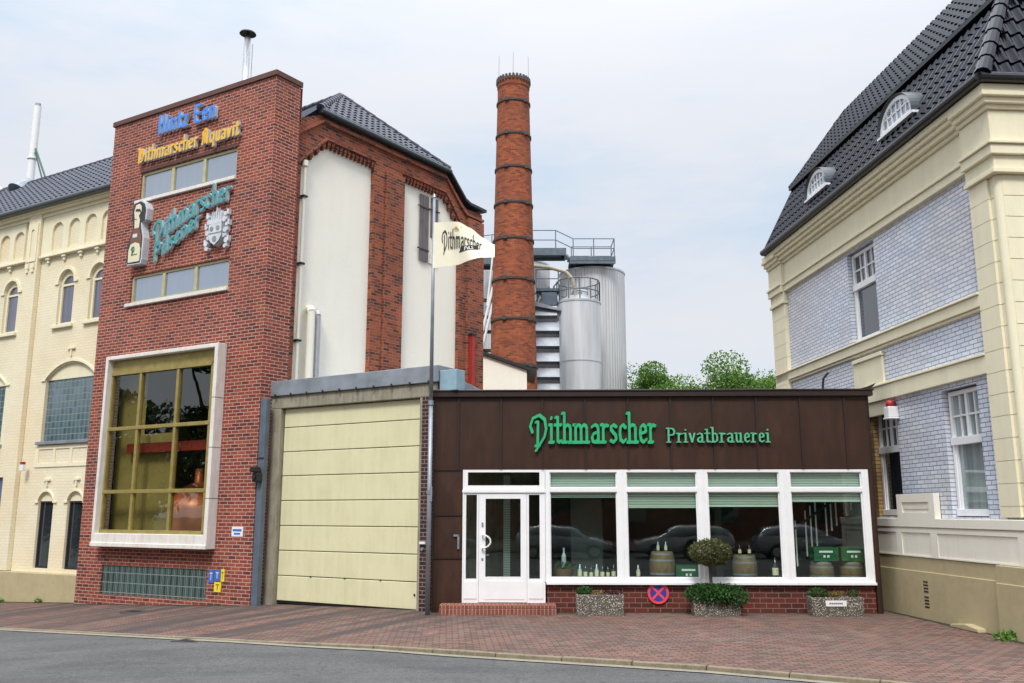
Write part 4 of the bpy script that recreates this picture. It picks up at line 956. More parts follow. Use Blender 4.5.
m = MB(); m.box(-.07, .07, -.04, 0, .04, .09); m.build('plate', MT['white'], ic); m = MB(); m.cyl((0, 0, -.06), (0, -.05, -.06), .035, .035, 12); m.build('switch', MT['zinc'], ic)

# ------------------------------------------------------------------ shop
Sh = thing('brown_shop', 'low brown metal clad shop with a row of white framed windows', 'shop', (S.P[0], S.P[1], 0), S.ang)
W_ = 9.04
m = MB(); m.box(0, W_, 0, .12, 2.86, 4.36); m.box(0, .62, 0, .12, 0, 2.855); m.box(8.94, W_, 0, .12, 0, 2.855); m.box(W_ - .06, W_, .12, 7, 0, 4.36); m.box(0, .06, .12, 7, 0, 4.36)
m.build('cladding', MT['brown'], Sh)
for x in (.52, 1.41, 2.27, 3.16, 4.05, 4.93, 5.82, 6.71, 7.62, 8.53): MB().box(x - .017, x + .017, -.028, 0, 2.86, 4.36).build('cladding_seam', MT['dark_brown'], Sh)
m = MB()
for z in (2.85, 1.93, 1.07): MB().box(0.021, .62, -.024, 0, z - .014, z + .014).build('cladding_seam', MT['dark_brown'], Sh)
for x in (0, W_ - .02): MB().box(x, x + .02, -.02, 0, 0, 4.36).build('cladding_edge', MT['dark_brown'], Sh)
m = MB()      # diagonal creases pressed into the sheets
xs_ = (0, .52, 1.41, 2.27, 3.16, 4.05, 4.93, 5.82, 6.71, 7.62, 8.53)
for k, (a, b) in enumerate(zip(xs_, xs_[1:])):
    c_ = (a + b) / 2
    m.face([(a + .02, -.002, 2.9), (b - .02, -.002, 2.9), (c_, -.016, 3.6)]); m.face([(a + .02, -.002, 4.3), (a + .02, -.002, 2.9), (c_, -.016, 3.6)])
    m.face([(b - .02, -.002, 2.9), (b - .02, -.002, 4.3), (c_, -.016, 3.6)]); m.face([(b - .02, -.002, 4.3), (a + .02, -.002, 4.3), (c_, -.016, 3.6)])
for (z0, z1) in ((.05, 1.05), (1.09, 1.91), (1.95, 2.83)):
    c_ = .31; zc = (z0 + z1) / 2
    for p, q in (((.03, z0), (.6, z0)), ((.6, z0), (.6, z1)), ((.6, z1), (.03, z1)), ((.03, z1), (.03, z0))): m.face([(p[0], -.002, p[1]), (q[0], -.002, q[1]), (c_, -.02, zc)])
m.build('pressed_panel', MT['brown'], Sh)
m = MB(); m.box(-.06, W_ + .08, -.09, .1, 4.362, 4.47); m.box(-.08, W_ + .10, -.11, .1, 4.472, 4.51); m.box(0, W_, .1, 7, 4.36, 4.42); m.build('roof_edge', MT['dark_brown'], Sh, bevel=.008)
m = MB(); m.prism([(8.9, 4.52), (9.1, 4.52), (9.2, 4.63), (9.05, 4.56)], -.1, .2); m.build('roof_hook', MT['dark_metal'], Sh); m = MB(); m.tube([(8.15, .1, 4.5), (8.17, .05, 4.75), (8.26, 0, 4.86)], .025, 6); m.build('roof_hook', MT['dark_metal'], Sh)
m = MB(); m.box(2.34, 8.93, .05, .25, -.05, .545); m.build('brick_base', MT['base_brick'], Sh)
m = MB(); m.box(.44, .56, -.05, -.02, 1.50, 1.54); m.box(.52, .56, -.05, -.02, 1.25, 1.54); m.build('wall_hook', MT['zinc'], Sh)
# brick front steps
m = MB(); m.box(.20, 2.52, -.42, .15, -.06, .115); m.box(.205, 2.515, -.40, .15, .118, .185); m.build('front_step', MT['brick_red_step'], Sh, bevel=.01)
# windows
wx = [(2.41, 3.79), (3.99, 5.43), (5.65, 7.11), (7.34, 8.79)]
for i, (a, b) in enumerate(wx):
    f = MB(); x0 = a - .09; x1 = b + (.09 if i < 3 else .14)
    f.sheet(rect(x0 - .0, x1 + .0, .60, 2.85), [rect(a, b, .68, 2.40), rect(a, b, 2.48, 2.80)], .0, .09, .09)
    wo = f.build('window', MT['white_frame'], Sh)
    f = MB(); f.sheet(rect(a, b, .68, 2.40), [rect(a + .022, b - .022, .70, 2.378)], .035, .03, .0); f.sheet(rect(a, b, 2.48, 2.80), [rect(a + .02, b - .02, 2.50, 2.78)], .035, .03); f.build('sash', MT['white_frame'], wo)
    g = MB(); g.face([(a, .055, .68), (b, .055, .68), (b, .055, 2.42), (a, .055, 2.42)]); g.face([(a, .055, 2.54), (b, .055, 2.54), (b, .055, 2.79), (a, .055, 2.79)]); g.build('pane', MT['glass_shop'], wo, fixn=False)
    bl = MB(); d = (2.31, 2.10, 2.12, 2.22)[i]
    for zt, zb in ((2.80, 2.48), (2.40, d)):
        z = zt
        while z > zb: bl.face([(a, .11, z), (b, .11, z), (b, .118, z - .028), (a, .118, z - .028)]); z -= .03
    bl.box(a, b, .10, .14, d - .025, d); bl.build('blind', MT['blind'], wo)
f = MB()
for i in range(3): x = (wx[i][1] + wx[i + 1][0]) / 2; f.box(x - .025, x + .025, -.015, .02, .60, 2.85)
f.box(2.33, 8.94, -.06, .08, .55, .60); f.box(2.29, 2.315, -.01, .08, .6, 2.85); f.build('window_sill', MT['white_frame'], Sh, bevel=.006)
# entrance
f = MB(); f.sheet(rect(.62, 2.31, .19, 2.85), [rect(.69, .91, .66, 2.34), rect(.95, 1.94, .19, 2.36), rect(1.98, 2.20, .66, 2.34), rect(.72, 2.20, 2.53, 2.80)], 0, .09, .09)
f.box(.61, 2.32, -.03, .0, 2.385, 2.44); f.box(.62, .645, -.015, .02, .19, 2.85)
en = f.build('entrance_frame', MT['white_frame'], Sh)
g = MB(); 
for (a, b, c_, d) in ((.69, .91, .66, 2.34), (1.98, 2.20, .66, 2.34), (.72, 2.20, 2.53, 2.80)): g.face([(a, .055, c_), (b, .055, c_), (b, .055, d), (a, .055, d)])
g.build('pane', MT['glass_shop'], en, fixn=False)
g = MB()
for a, b in ((.66, .92), (1.97, 2.27)):
    g = MB(); g.box(a, b, -.008, .0, .26, .62)
    for k in range(4): x = a + (b - a) * (k + .5) / 4; g.box(x - .025, x + .025, -.014, -.008, .28, .60)
    g.build('side_panel', MT['white_frame'], en)
f = MB(); f.sheet(rect(.955, 1.935, .20, 2.355), [rect(1.09, 1.81, .70, 2.26)], -.005, .06, .06)
for k in range(11): x = 1.08 + k * .074; f.box(x, x + .062, -.014, -.004, .26, .62)
dr = f.build('door', MT['white_frame'], Sh)
g = MB(); g.face([(1.09, .03, .70), (1.81, .03, .70), (1.81, .03, 2.26), (1.09, .03, 2.26)]); g.build('pane', MT['glass_shop'], dr, fixn=False)
h_ = MB(); h_.tube([(1.03, -.01, 1.55), (1.03, -.07, 1.53)] + [(1.03 + .17 * sin(pi * k / 10), -.08, 1.40 + .13 * cos(pi * k / 10)) for k in range(11)] + [(1.03, -.07, 1.27), (1.03, -.01, 1.25)], .018, 8)
h_.build('handle', MT['white'], dr, smooth=True)
h_ = MB(); h_.box(1.01, 1.05, -.02, -.005, 1.70, 1.78); h_.box(1.01, 1.05, -.02, -.005, 1.03, 1.07); h_.box(1.10, 1.16, -.02, .03, 1.12, 1.14); h_.build('lock', MT['zinc'], dr)
# room
rm = MB(); D = 4.6
rm.face([(.1, .3, .55), (8.95, .3, .55), (8.95, D, .55), (.1, D, .55)]); rm.face([(.1, D, 0), (8.95, D, 0), (8.95, D, 3.3), (.1, D, 3.3)]); rm.face([(.1, .13, 2.95), (8.95, .13, 2.95), (8.95, D, 2.95), (.1, D, 2.95)])
rm.face([(.1, .13, 0), (.1, D, 0), (.1, D, 3), (.1, .13, 3)]); rm.face([(8.95, .13, 0), (8.95, D, 0), (8.95, D, 3), (8.95, .13, 3)]); rm.box(2.3, 8.93, .14, .46, .50, .655)
rm.box(2.9, 3.6, 1.6, 1.7, .55, 2.9); rm.box(6.2, 6.35, 2.2, 2.3, .55, 2.9)
rm.build('room', MT['room'], Sh)
dk = MB(); dk.box(.35, .62, 1.5, 1.55, .5, 2.8); dk.box(1.4, 1.55, 1.7, 1.8, .3, 2.8); dk.build('inner_post', MT['blind'], Sh)
# staircase with pale balusters at the right end of the room
st = thing('shop_staircase', 'staircase with pale metal balusters inside the rightmost shop window', 'staircase', (*S.w(0, 0)[:2], 0), S.ang)
m = MB()
for k in range(14):
    x = 7.45 + k * .11; z = .75 + k * .105
    if k % 4 != 3: m.cyl((x, .98, z - .1), (x, .98, z + .85), .017, .017, 6)
m.build('balusters', MT['white'], st)
m = MB(); m.tube([(7.3, .98, 1.40), (8.9, .98, 2.52)], .03); m.build('handrail', MT['black'], st)
m = MB()
for k in range(12): m.box(7.35 + k * .13, 7.55 + k * .13, 1.3, 2.1, .62 + k * .12, .66 + k * .12)
m.build('tread', MT['room'], st)
# goods in the windows
def barrel(u, y, z, r, h, label):
    t = thing('barrel', label, 'barrel', S.w(u, y, z), S.ang, 'barrels in the shop windows')
    m = MB(); m.lathe([(0, 0)] + [(r * (.80 + .20 * sin(pi * k / 8)), h * k / 8) for k in range(9)] + [(0, h)], seg=20); m.build('cask', MT['barrel'], t, smooth=True)
    m = MB()
    for f in (.08, .28, .72, .92): rr = r * (.80 + .20 * sin(pi * f)) + .006; m.lathe([(rr, h * f - .02), (rr, h * f + .02)], seg=20)
    m.build('hoop', MT['zinc'], t)
def bottle(u, y, z, h, mat, label, lab=True):
    t = thing('bottle', label, 'bottle', S.w(u, y, z), S.ang, 'bottles in the shop windows'); r = h * .155
    m = MB(); m.lathe([(0, 0), (r, 0), (r, h * .58), (r * .4, h * .72), (r * .36, h), (0, h)], seg=12); m.build('body', MT[mat], t, smooth=True)
    if lab: m = MB(); m.lathe([(r * 1.03, h * .15), (r * 1.03, h * .5)], seg=12); m.build('label', MT['label_cream'], t)
def crate(u, y, z, label):
    t = thing('beer_crate', label, 'crate', S.w(u, y, z), S.ang, 'green beer crates in the shop windows')
    m = MB(); m.box(-.25, .25, -.17, -.15, 0, .28); m.box(-.25, .25, .15, .17, 0, .28); m.box(-.25, -.23, -.15, .15, 0, .28); m.box(.23, .25, -.15, .15, 0, .28); m.box(-.23, .23, -.15, .15, 0, .02)
    m.build('box', MT['crate'], t)
    m = MB(); m.box(-.14, .14, -.175, -.168, .17, .21); 
    for q in (-.06, .02): m.box(q, q + .045, -.175, -.168, .07, .12)
    m.build('print', MT['white'], t)
barrel(4.76, .62, .56, .27, .62, 'upright wooden barrel with bottles on its lid in the second shop window'); barrel(6.50, .75, .56, .26, .55, 'wooden barrel behind the ball-shaped bush'); 
barrel(8.10, .75, .56, .25, .42, 'low barrel carrying the left green crate in the last shop window'); barrel(8.72, .75, .56, .25, .42, 'low barrel carrying the right green crate in the last shop window')
crate(8.15, .72, .99, 'left green crate standing on a barrel in the last window'); crate(8.72, .72, .99, 'right green crate standing on a barrel in the last window'); crate(5.28, .66, .62, 'green crate on the floor of the second window beside the barrel')
for q, l_ in ((-.08, 'left pale bottle on the lid of the second window barrel'), (.08, 'right pale bottle on the lid of the second window barrel')): bottle(4.76 + q, .6, 1.18, .2, 'bottle_pale', l_)
for q, l_ in ((-.1, 'left dark bottle on the barrel behind the ball bush'), (.1, 'right dark bottle on the barrel behind the ball bush')): bottle(6.50 + q, .7, 1.11, .22, 'bottle_dark', l_)
bottle(7.02, .30, .66, .42, 'bottle_dark', 'tall dark bottle at the right end of the third window'); bottle(4.22, .30, .66, .26, 'bottle_pale', 'pale bottle at the left end of the second window')
ordn = ['first', 'second', 'third', 'fourth', 'fifth', 'sixth', 'seventh', 'eighth']
for k in range(8): bottle(3.02 + k * .115,   .22 + .02 * (k % 2), .66, .28 - .02 * (k % 3), ('bottle_dark', 'bottle_pale')[k in (0, 3)], ordn[k] + ' bottle from the left in the row at the foot of the first window')
bk = thing('bottle_basket', 'wicker basket holding leaves and bottles at the left of the first window', 'basket', S.w(2.70, .42, .66), S.ang)
m = MB(); m.lathe([(0, 0), (.16, 0), (.22, .18), (.20, .18), (.15, .03)], seg=18); m.build('basket_body', MT['basket'], bk)
m = MB(); crown(m, (0, 0, .22), (.21, .18, .1), 160, .035, random.Random(9)); m.build('greenery', MT['leaf_dark'], bk, fixn=False)
m = MB(); m.lathe([(0, .2), (.05, .2), (.05, .42), (.02, .50), (.02, .6), (0, .6)], seg=10); m.build('bottle', MT['bottle_pale'], bk)
# shop lettering
m = MB(); txt = 'Dithmarscher'; end = letters(MB(), txt, lambda s, t: (s, t), .52)
letters(m, txt, lambda s, t: (2.00 + s, 3.41 + t), .60, 2.62 / end * .52 / .60, (.066, .045, 50), .05, -.03, serif=.085)
o = m.build('lettering', [MT['let_green'], MT['let_green_d']]); tag(o, 'large green letters reading Dithmarscher on the brown fascia', 'lettering', None, (S.P[0], S.P[1], 0), S.ang)
m = MB(); txt = 'Privatbrauerei'; end = letters(MB(), txt, lambda s, t: (s, t), .30, track=.05)
letters(m, txt, lambda s, t: (4.83 + s, 3.41 + t), .30, 2.14 / end, (.058, .04, 20), .05, -.03, serif=.10, track=.05)
o = m.build('lettering', [MT['let_green2'], MT['let_green_d']]); tag(o, 'smaller green letters reading Privatbrauerei on the brown fascia', 'lettering', None, (S.P[0], S.P[1], 0), S.ang)
# round no-stopping sign
ns = thing('no_stopping_sign', 'round blue sign with red rim and cross leaning on the brick base', 'sign', S.w(4.58, .03, .39), S.ang)
m = MB(); m.cyl((0, -.02, 0), (0, 0, 0), .215, .215, 36); m.build('rim', MT['red_pink'], ns)
m = MB(); m.cyl((0, -.024, 0), (0, -.019, 0), .165, .165, 36); m.build('disc', MT['sign_blue'], ns)
m = MB()
for s_ in (1, -1):
    d = .707; w = .022; r_ = .17
    m.prism([(-r_ * d - w * d * s_, -r_ * d * s_ + w * d), (-r_ * d + w * d * s_, -r_ * d * s_ - w * d), (r_ * d + w * d * s_, r_ * d * s_ - w * d), (r_ * d - w * d * s_, r_ * d * s_ + w * d)], -.029 - .002 * s_, -.02)
m.build('cross', MT['red_pink'], ns)

# ------------------------------------------------------------------ planters
def planter(u0, u1, h, label, y=-.38):
    t = thing('stone_planter', label, 'planter', S.w((u0 + u1) / 2, y, 0), S.ang, 'exposed aggregate planters before the shop')
    w = (u1 - u0) / 2; m = MB(); d = .19; i = len(m.v)
    pts = lambda s, z: [(-w * s, -d * s, z), (w * s, -d * s, z), (w * s, d * s, z), (-w * s, d * s, z)]
    m.v += pts(.97, 0) + pts(1, h) + [(x, y_, h) for x, y_, _ in [(-w + .05, -d + .05, 0), (w - .05, -d + .05, 0), (w - .05, d - .05, 0), (-w + .05, d - .05, 0)]] + [(x, y_, h - .06) for x, y_, _ in [(-w + .05, -d + .05, 0), (w - .05, -d + .05, 0), (w - .05, d - .05, 0), (-w + .05, d - .05, 0)]]
    for a in (0, 4, 8):
        for k in range(4): k2 = (k + 1) % 4; m.f.append((a + k, a + k2, a + 4 + k2, a + 4 + k)); m.m.append(0)
    m.build('trough', MT['aggregate'], t, bevel=.012)
    m = MB(); m.box(-w + .055, w - .055, -d + .055, d - .055, h - .1, h - .035); m.build('soil', MT['soil'], t)
    return t
planter(2.90, 3.84, .40, 'aggregate planter with heather left of the round sign'); planter(5.18, 6.10, .30, 'aggregate planter almost hidden by the thick green shrub'); pc = planter(7.46, 8.48, .36, 'aggregate planter with a small white label plate')
def shrub(u, y, z, r, n, s, mat, label, name='shrub', lumps=3):
    rnd = random.Random(u * 7); m = MB()
    for k in range(lumps):
        q = (k - (lumps - 1) / 2) / max(1, lumps) * 1.3
        crown(m, (q * r[0], rnd.uniform(-.03, .03), rnd.uniform(-.02, .03)), (r[0] * (1 - .25 * abs(q)) / (1.0 if lumps == 1 else 1.55), r[1], r[2] * rnd.uniform(.8, 1.05)), n // lumps, s, rnd, .45)
    o = m.build(name, MT[mat], fixn=False); tag(o, label, 'shrub', None, S.w(u, y, z), S.ang)
shrub(5.67, -.42, .38, (.56, .29, .22), 4200, .03, 'leaf_dark', 'thick spreading dark green shrub overflowing the middle planter', lumps=5)
shrub(3.08, -.38, .45, (.17, .13, .09), 500, .022, 'leaf_dark', 'small green shrub at the left end of the heather planter', lumps=1)
shrub(3.35, -.38, .43, (.15, .12, .07), 300, .02, 'leaf_yellow', 'yellowed plant in the middle of the heather planter', lumps=1)
shrub(3.64, -.38, .43, (.18, .12, .07), 420, .02, 'leaf_red', 'dark red heather at the right end of the left planter', lumps=1)
shrub(7.66, -.38, .42, (.20, .13, .10), 500, .022, 'leaf_dark', 'green shrub at the left end of the labelled planter', lumps=1)
shrub(8.0, -.38, .39, (.20, .11, .06), 300, .02, 'leaf_yellow', 'low yellowed plants in the middle of the labelled planter', lumps=2)
shrub(8.33, -.38, .40, (.10, .10, .08), 200, .02, 'leaf_dark', 'tiny dark plant at the right end of the labelled planter', lumps=1)
tp = thing('box_ball_tree', 'clipped ball-shaped box tree on a thin pale stem in the middle planter', 'shrub', S.w(5.58, -.38, .3), S.ang)
m = MB(); rnd = random.Random(4); crown(m, (0, 0, .90), (.385, .36, .245), 6500, .021, rnd, .28); m.build('foliage', MT['leaf_olive'], tp, fixn=False)
m = MB(); m.cyl((.0, 0, 0), (-.02, 0, .75), .035, .03, 8); m.build('stem', MT['bark'], tp)
o = MB().box(-.2, .2, -.008, 0, -.055, .055).build('name_plate', MT['white']); tag(o, 'small white label plate fixed to the right planter', 'sign', None, S.w(7.93, -.575, .25), S.ang)
b_ = MB()
for k in range(7): b_.box(-.13 + k * .038, -.106 + k * .038, -.011, -.007, -.016, .014)
b_.build('text', MT['sign_dark'], o)

# ------------------------------------------------------------------ flagpole and flag
fp = thing('flagpole', 'slim grey flagpole standing at the left corner of the shop', 'flagpole', (-1.665, 18.40, 0))
m = MB(); m.cyl((0, 0, 0), (0, 0, 4.2), .048, .045, 14); m.cyl((0, 0, 4.2), (0, 0, 8.62), .042, .028, 14); m.build('pole', MT['zinc'], fp, smooth=True)
m = MB(); m.cyl((0, 0, 2.35), (0, 0, 2.42), .06, .06, 12); m.cyl((0, 0, 4.15), (0, 0, 4.24), .06, .055, 12); m.box(.02, .06, -.07, -.04, 2.2, 2.5); m.cyl((0, 0, 8.62), (0, 0, 8.70), .04, .02, 10); m.build('fitting', MT['zinc'], fp)
FT = [8.05, 8.07, 8.04, 7.93, 7.76, 7.62]; FB = [7.04, 7.10, 7.12, 7.18, 7.24, 7.26]
def flag_pt(s, t):       # s 0..1 along, t 0..1 from bottom to top
    q = max(0, min(4.9999, s * 5)); k = int(q); f = q - k; f = f * f * (3 - 2 * f) * .5 + f * .5
    zt = FT[k] + (FT[k + 1] - FT[k]) * f; zb = FB[k] + (FB[k + 1] - FB[k]) * f
    wav = sin(s * 7.0 + t * 1.6) * .09 * min(1, s * 3) + sin(s * 17 + t * 5) * .018 * s + (t - .5) * .25 * s * s
    return Vector((-1.66 + 1.29 * s, 18.38 + wav - .02, zb + (zt - zb) * t))
fl = thing('flag', 'cream flag with black lettering blowing from the flagpole', 'flag', (0, 0, 0))
m = MB(); NS, NT_ = 60, 30
m.v = [tuple(flag_pt(i / NS, j / NT_)) for i in range(NS + 1) for j in range(NT_ + 1)]
for i in range(NS):
    for j in range(NT_): a = i * (NT_ + 1) + j; m.f.append((a, a + NT_ + 1, a + NT_ + 2, a + 1)); m.m.append(0)
o = m.build('cloth', MT['flag'], fl, smooth=True)
def on_flag(mbx, polys, off=.012):
    for poly in polys:
        m_ = [flag_pt(max(0, min(1, a)), max(0, min(1, b))) - Vector((0, off, 0)) for a, b in poly]; mbx.face(m_)
def flag_text(mbx, text, s0, t0, h, w, pen, slope=0):
    a = radians(pen[2]); nib = [(pen[0] * cos(t) * cos(a) - pen[1] * sin(t) * sin(a), pen[0] * cos(t) * sin(a) + pen[1] * sin(t) * cos(a)) for t in [pi / 4 * k for k in range(8)]]
    tot = sum(G[c][0] for c in text); x = 0; k = 0
    for ch in text:
        for st_ in G[ch][1]:
            for p, q in zip(st_, st_[1:]):
                for f in range(2):
                    pa = [p[0] + (q[0] - p[0]) * f / 2, p[1] + (q[1] - p[1]) * f / 2]; pb = [p[0] + (q[0] - p[0]) * (f + 1) / 2, p[1] + (q[1] - p[1]) * (f + 1) / 2]
                    H_ = hull([(pa[0] + n[0], pa[1] + n[1]) for n in nib] + [(pb[0] + n[0], pb[1] + n[1]) for n in nib])
                    on_flag(mbx, [[(s0 + (x + a_) * w / tot, t0 + b_ * h + slope * (x + a_) / tot) for a_, b_ in H_]], .010 + .0006 * (k % 7)); k += 1
        x += G[ch][0]
m = MB(); flag_text(m, 'Dithmarscher', .13, .40, .42, .66, (.065, .045, 50), -.02); m.build('lettering', MT['flag_ink'], fl, fixn=False)
m = MB(); on_flag(m, [[(.42 + .045 * k, .27 + .012 * k), (.465 + .045 * k, .282 + .012 * k), (.49 + .04 * k, .42 + .012 * k), (.45 + .04 * k, .41 + .012 * k)] for k in range(7)], .009); m.build('ribbon', MT['flag_ink'], fl, fixn=False)
m = MB(); flag_text(m, 'PILS', .50, .31, .09, .16, (.09, .07, 40), .04); m.build('ribbon_lettering', MT['white'], fl, fixn=False)
m = MB(); on_flag(m, [[(.30, .80), (.36, .84), (.42, .80), (.37, .90)], [(.34, .78), (.40, .78), (.47, .92), (.38, .84)]], .009); m.build('emblem', MT['flag_gold'], fl, fixn=False)

# ------------------------------------------------------------------ chimney
ch_ = thing('brick_chimney', 'tall round brick chimney with dark iron bands', 'chimney', (.07, 42.0, -.28))
m = MB()
def cr_(z): return 1.30 - .0225 * z
zc = [0 + 1.0 * k for k in range(24)]
for a, b in zip(zc, zc[1:]): m.cyl((0, 0, a), (0, 0, b), cr_(a), cr_(b), 48, cap=False, uvwrap=True)
m.build('shaft', MT['chim_brick'], ch_, smooth=True, fixn=False)
m = MB(); r_ = cr_(23); m.lathe([(r_, 22.95), (r_ + .03, 23.05), (r_ + .03, 23.45), (r_ - .05, 23.5), (r_ - .35, 23.5), (r_ - .35, 22.0)], seg=48)
m.build('rim', MT['chim_brick'], ch_)
m = MB()
for k in range(28): a = 2 * pi * k / 28; m.cyl(((r_ + .02) * cos(a), (r_ + .02) * sin(a), 23.28), ((r_ + .02) * cos(a), (r_ + .02) * sin(a), 23.56), .07, .06, 6)
m.build('crown', MT['iron'], ch_)
m = MB()
for z in (22.2, 20.45, 18.72, 16.9, 15.1, 13.1, 11.15, 8.95):
    m = MB()
    r_ = cr_(z); m.lathe([(r_, z - .05), (r_ + .05, z - .05), (r_ + .05, z + .05), (r_, z + .05)], seg=48)
    for a in (2.2, 4.3, 5.5): m.box((r_ + .04) * cos(a) - .09, (r_ + .04) * cos(a) + .09, (r_ + .04) * sin(a) - .09, (r_ + .04) * sin(a) + .03, z - .09, z + .09)
    m.build('iron_band', MT['iron'], ch_)
m = MB()
for a in (3.6, 4.7, 5.9): m.cyl((.8 * cos(a), .8 * sin(a), 23.4), (.8 * cos(a), .8 * sin(a), 24.7), .010, .007, 5)
m.build('lightning_rod', MT['iron'], ch_)

# ------------------------------------------------------------------ brewery tanks behind
def silo(name, label, loc, r, h, mat, seams=(), ribs=True):
    t = thing(name, label, 'tank', loc, 0, 'steel brewery tanks')
    m = MB(); n = 64
    for k in range(0, 1): m.cyl((0, 0, -1), (0, 0, h), r, r, n, cap=False, uvwrap=True)
    m.build('shell', MT[mat], t, smooth=True, fixn=False)
    m = MB(); m.lathe([(r, h), (r + .03, h), (r + .03, h + .10), (r * .5, h + .45), (0, h + .6)], seg=n); m.build('lid', MT['steel'], t, smooth=False)
    if seams:
        m = MB()
        for z in seams: m.lathe([(r, z - .03), (r + .02, z - .03), (r + .02, z + .03), (r, z + .03)], seg=n)
        m.build('seam', MT['steel'], t)
    return t
big = silo('steel_tank', 'largest ribbed steel tank at the right of the group', (4.75, 51.9, 0), 1.93, 15.75, 'rib')
lft = silo('steel_tank', 'ribbed steel tank half hidden behind the brick chimney', (.15, 53.0, 0), 2.15, 16.5, 'rib')
sml = silo('steel_tank', 'smaller smooth steel tank with a railed top in front of the ribbed one', (3.60, 47.6, 0), 1.20, 13.0, 'tank', (9.8,))
nar = silo('steel_tank', 'narrow pale steel tank between chimney and the smooth tank', (2.25, 49.6, 0), .75, 13.3, 'tank')
def railing(name, label, pts, h, mat='galv', parent=None, closed=False, r=.03):
    m = MB(); P_ = list(pts) + ([pts[0]] if closed else [])
    for a, b in zip(P_, P_[1:]):
        for f in (1.0, .5): m.cyl((a[0], a[1], a[2] + h * f), (b[0], b[1], b[2] + h * f), r, r, 6)
        n = max(1, round(math.dist(a, b) / 1.1))
        for k in range(n):
            f = k / n; x, y, z = (a[q] + (b[q] - a[q]) * f for q in range(3)); m.cyl((x, y, z), (x, y, z + h), r, r, 6)
    m.cyl(P_[-1], (P_[-1][0], P_[-1][1], P_[-1][2] + h), r, r, 6)
    return m.build(name, MT[mat], parent)
ringp = [(1.16 * cos(2 * pi * k / 12), 1.16 * sin(2 * pi * k / 12), 13.05) for k in range(12)]
railing('railing', '', ringp, 1.22, 'galv', sml, True, .035)
m = MB(); m.tube([(-.5, 0, 13.3), (-.2, 0, 13.9), (.5, 0, 13.75)], .06); m.cyl((0, 0, 13.2), (0, 0, 13.7), .2, .2, 10); m.build('top_pipe', MT['zinc'], sml)
# walkway over the tanks
wk = thing('tank_walkway', 'steel walkway with railings across the tops of the tall tanks', 'walkway', (0, 50.2, 0))
m = MB()
m.box(-3.2, .9, -.6, .6, 16.0, 16.2); m.box(.9, 3.1, -.6, .6, 16.55, 16.72); m.box(3.3, 5.9, -.7, 1.1, 16.05, 16.22)
for x0, x1, z in ((-3.2, .9, 15.85), (.9, 3.1, 16.38), (3.3, 5.9, 15.88)): m.box(x0, x1, -.68, -.58, z, z + .42); m.box(x0, x1, .5, .6, z, z + .3)
for k in range(5): m.box(2.85 + k * .18, 3.05 + k * .18, -.5, .5, 16.55 - k * .14, 16.6 - k * .14)
m.cyl((2.9, -.6, 16.5), (3.6, -.6, 15.95), .09, .09, 6)
m.build('deck', MT['blue_metal'], wk)
railing('railing', '', [(-3.2, -.6, 16.2), (.9, -.6, 16.72), (2.5, -.6, 16.72), (3.5, -.6, 16.22), (5.85, -.6, 16.22), (5.85, 1.0, 16.22), (3.5, 1.0, 16.22)], 1.15, 'galv', wk)
m = MB(); m.lathe([(.45, 16.2), (.5, 16.35), (.3, 16.5), (0, 16.55)], (4.6, .2, 0), 16); m.build('manhole_cover', MT['blue_metal'], wk)
# pipework in front of the tanks
pw = thing('tank_pipework', 'tangle of steel pipes and small platforms between chimney and tanks', 'pipework', (0, 47.0, 0))
m = MB(); m.tube([(.9, 0, 15.05), (2.0, 0, 14.95), (2.9, 0, 14.7), (3.25, 0, 14.3), (3.4, 0, 13.6), (3.45, 0, 12.9)], .10, 10); m.build('bent_pipe', plain('tan pipe', (.42, .38, .27), .5), pw)
m = MB(); rr = random.Random(11)
for k in range(9):
    x = 1.25 + k * .13; m.tube([(x, .6, 8), (x, .6, 12.3 + rr.random() * 1.8), (x + .25, .6, 12.6 + rr.random() * 1.8)], .04, 6)
for z in (11.2, 12.0, 12.8, 13.6): m.box(1.15, 2.5, .5, .62, z, z + .07)
m.build('pipe_rack', MT['galv'], pw)
m = MB(); m.box(1.3, 2.6, .2, .9, 13.7, 13.85); m.box(1.6, 2.4, .1, .8, 12.9, 13.6); m.build('platform', MT['blue_metal'], pw)
railing('railing', '', [(1.3, .1, 13.85), (2.5, .1, 13.85)], 1.0, 'galv', pw)
# stack of corrugated sheets (louvred cooler)
lv = thing('louvre_cooler', 'stack of pale corrugated louvre sheets between chimney and smooth tank', 'cooler', (1.75, 44.5, 0))
m = MB()
for k in range(7):
    z = 7.0 + k * .78; x1 = .62 + (0 if k < 6 else -.1)
    m.face([(-.7, -.35, z), (x1, -.35, z), (x1, -.05, z + .55), (-.7, -.05, z + .55)]); m.face([(-.7, -.35, z), (x1, -.35, z), (x1, -.05, z - .08), (-.7, -.05, z - .08)])
m.build('louvre', MT['zinc'], lv)
m = MB(); m.box(-.75, .66, 0.0, 1.0, 0, 12.2); m.box(.62, .72, -.4, 0, 0, 11.6); m.build('casing', MT['zinc'], lv)
m = MB(); m.prism([(-.8, 12.2), (.75, 11.9), (.75, 12.0), (-.8, 12.45)], -.4, 1.0); m.build('top_sheet', MT['zinc'], lv)
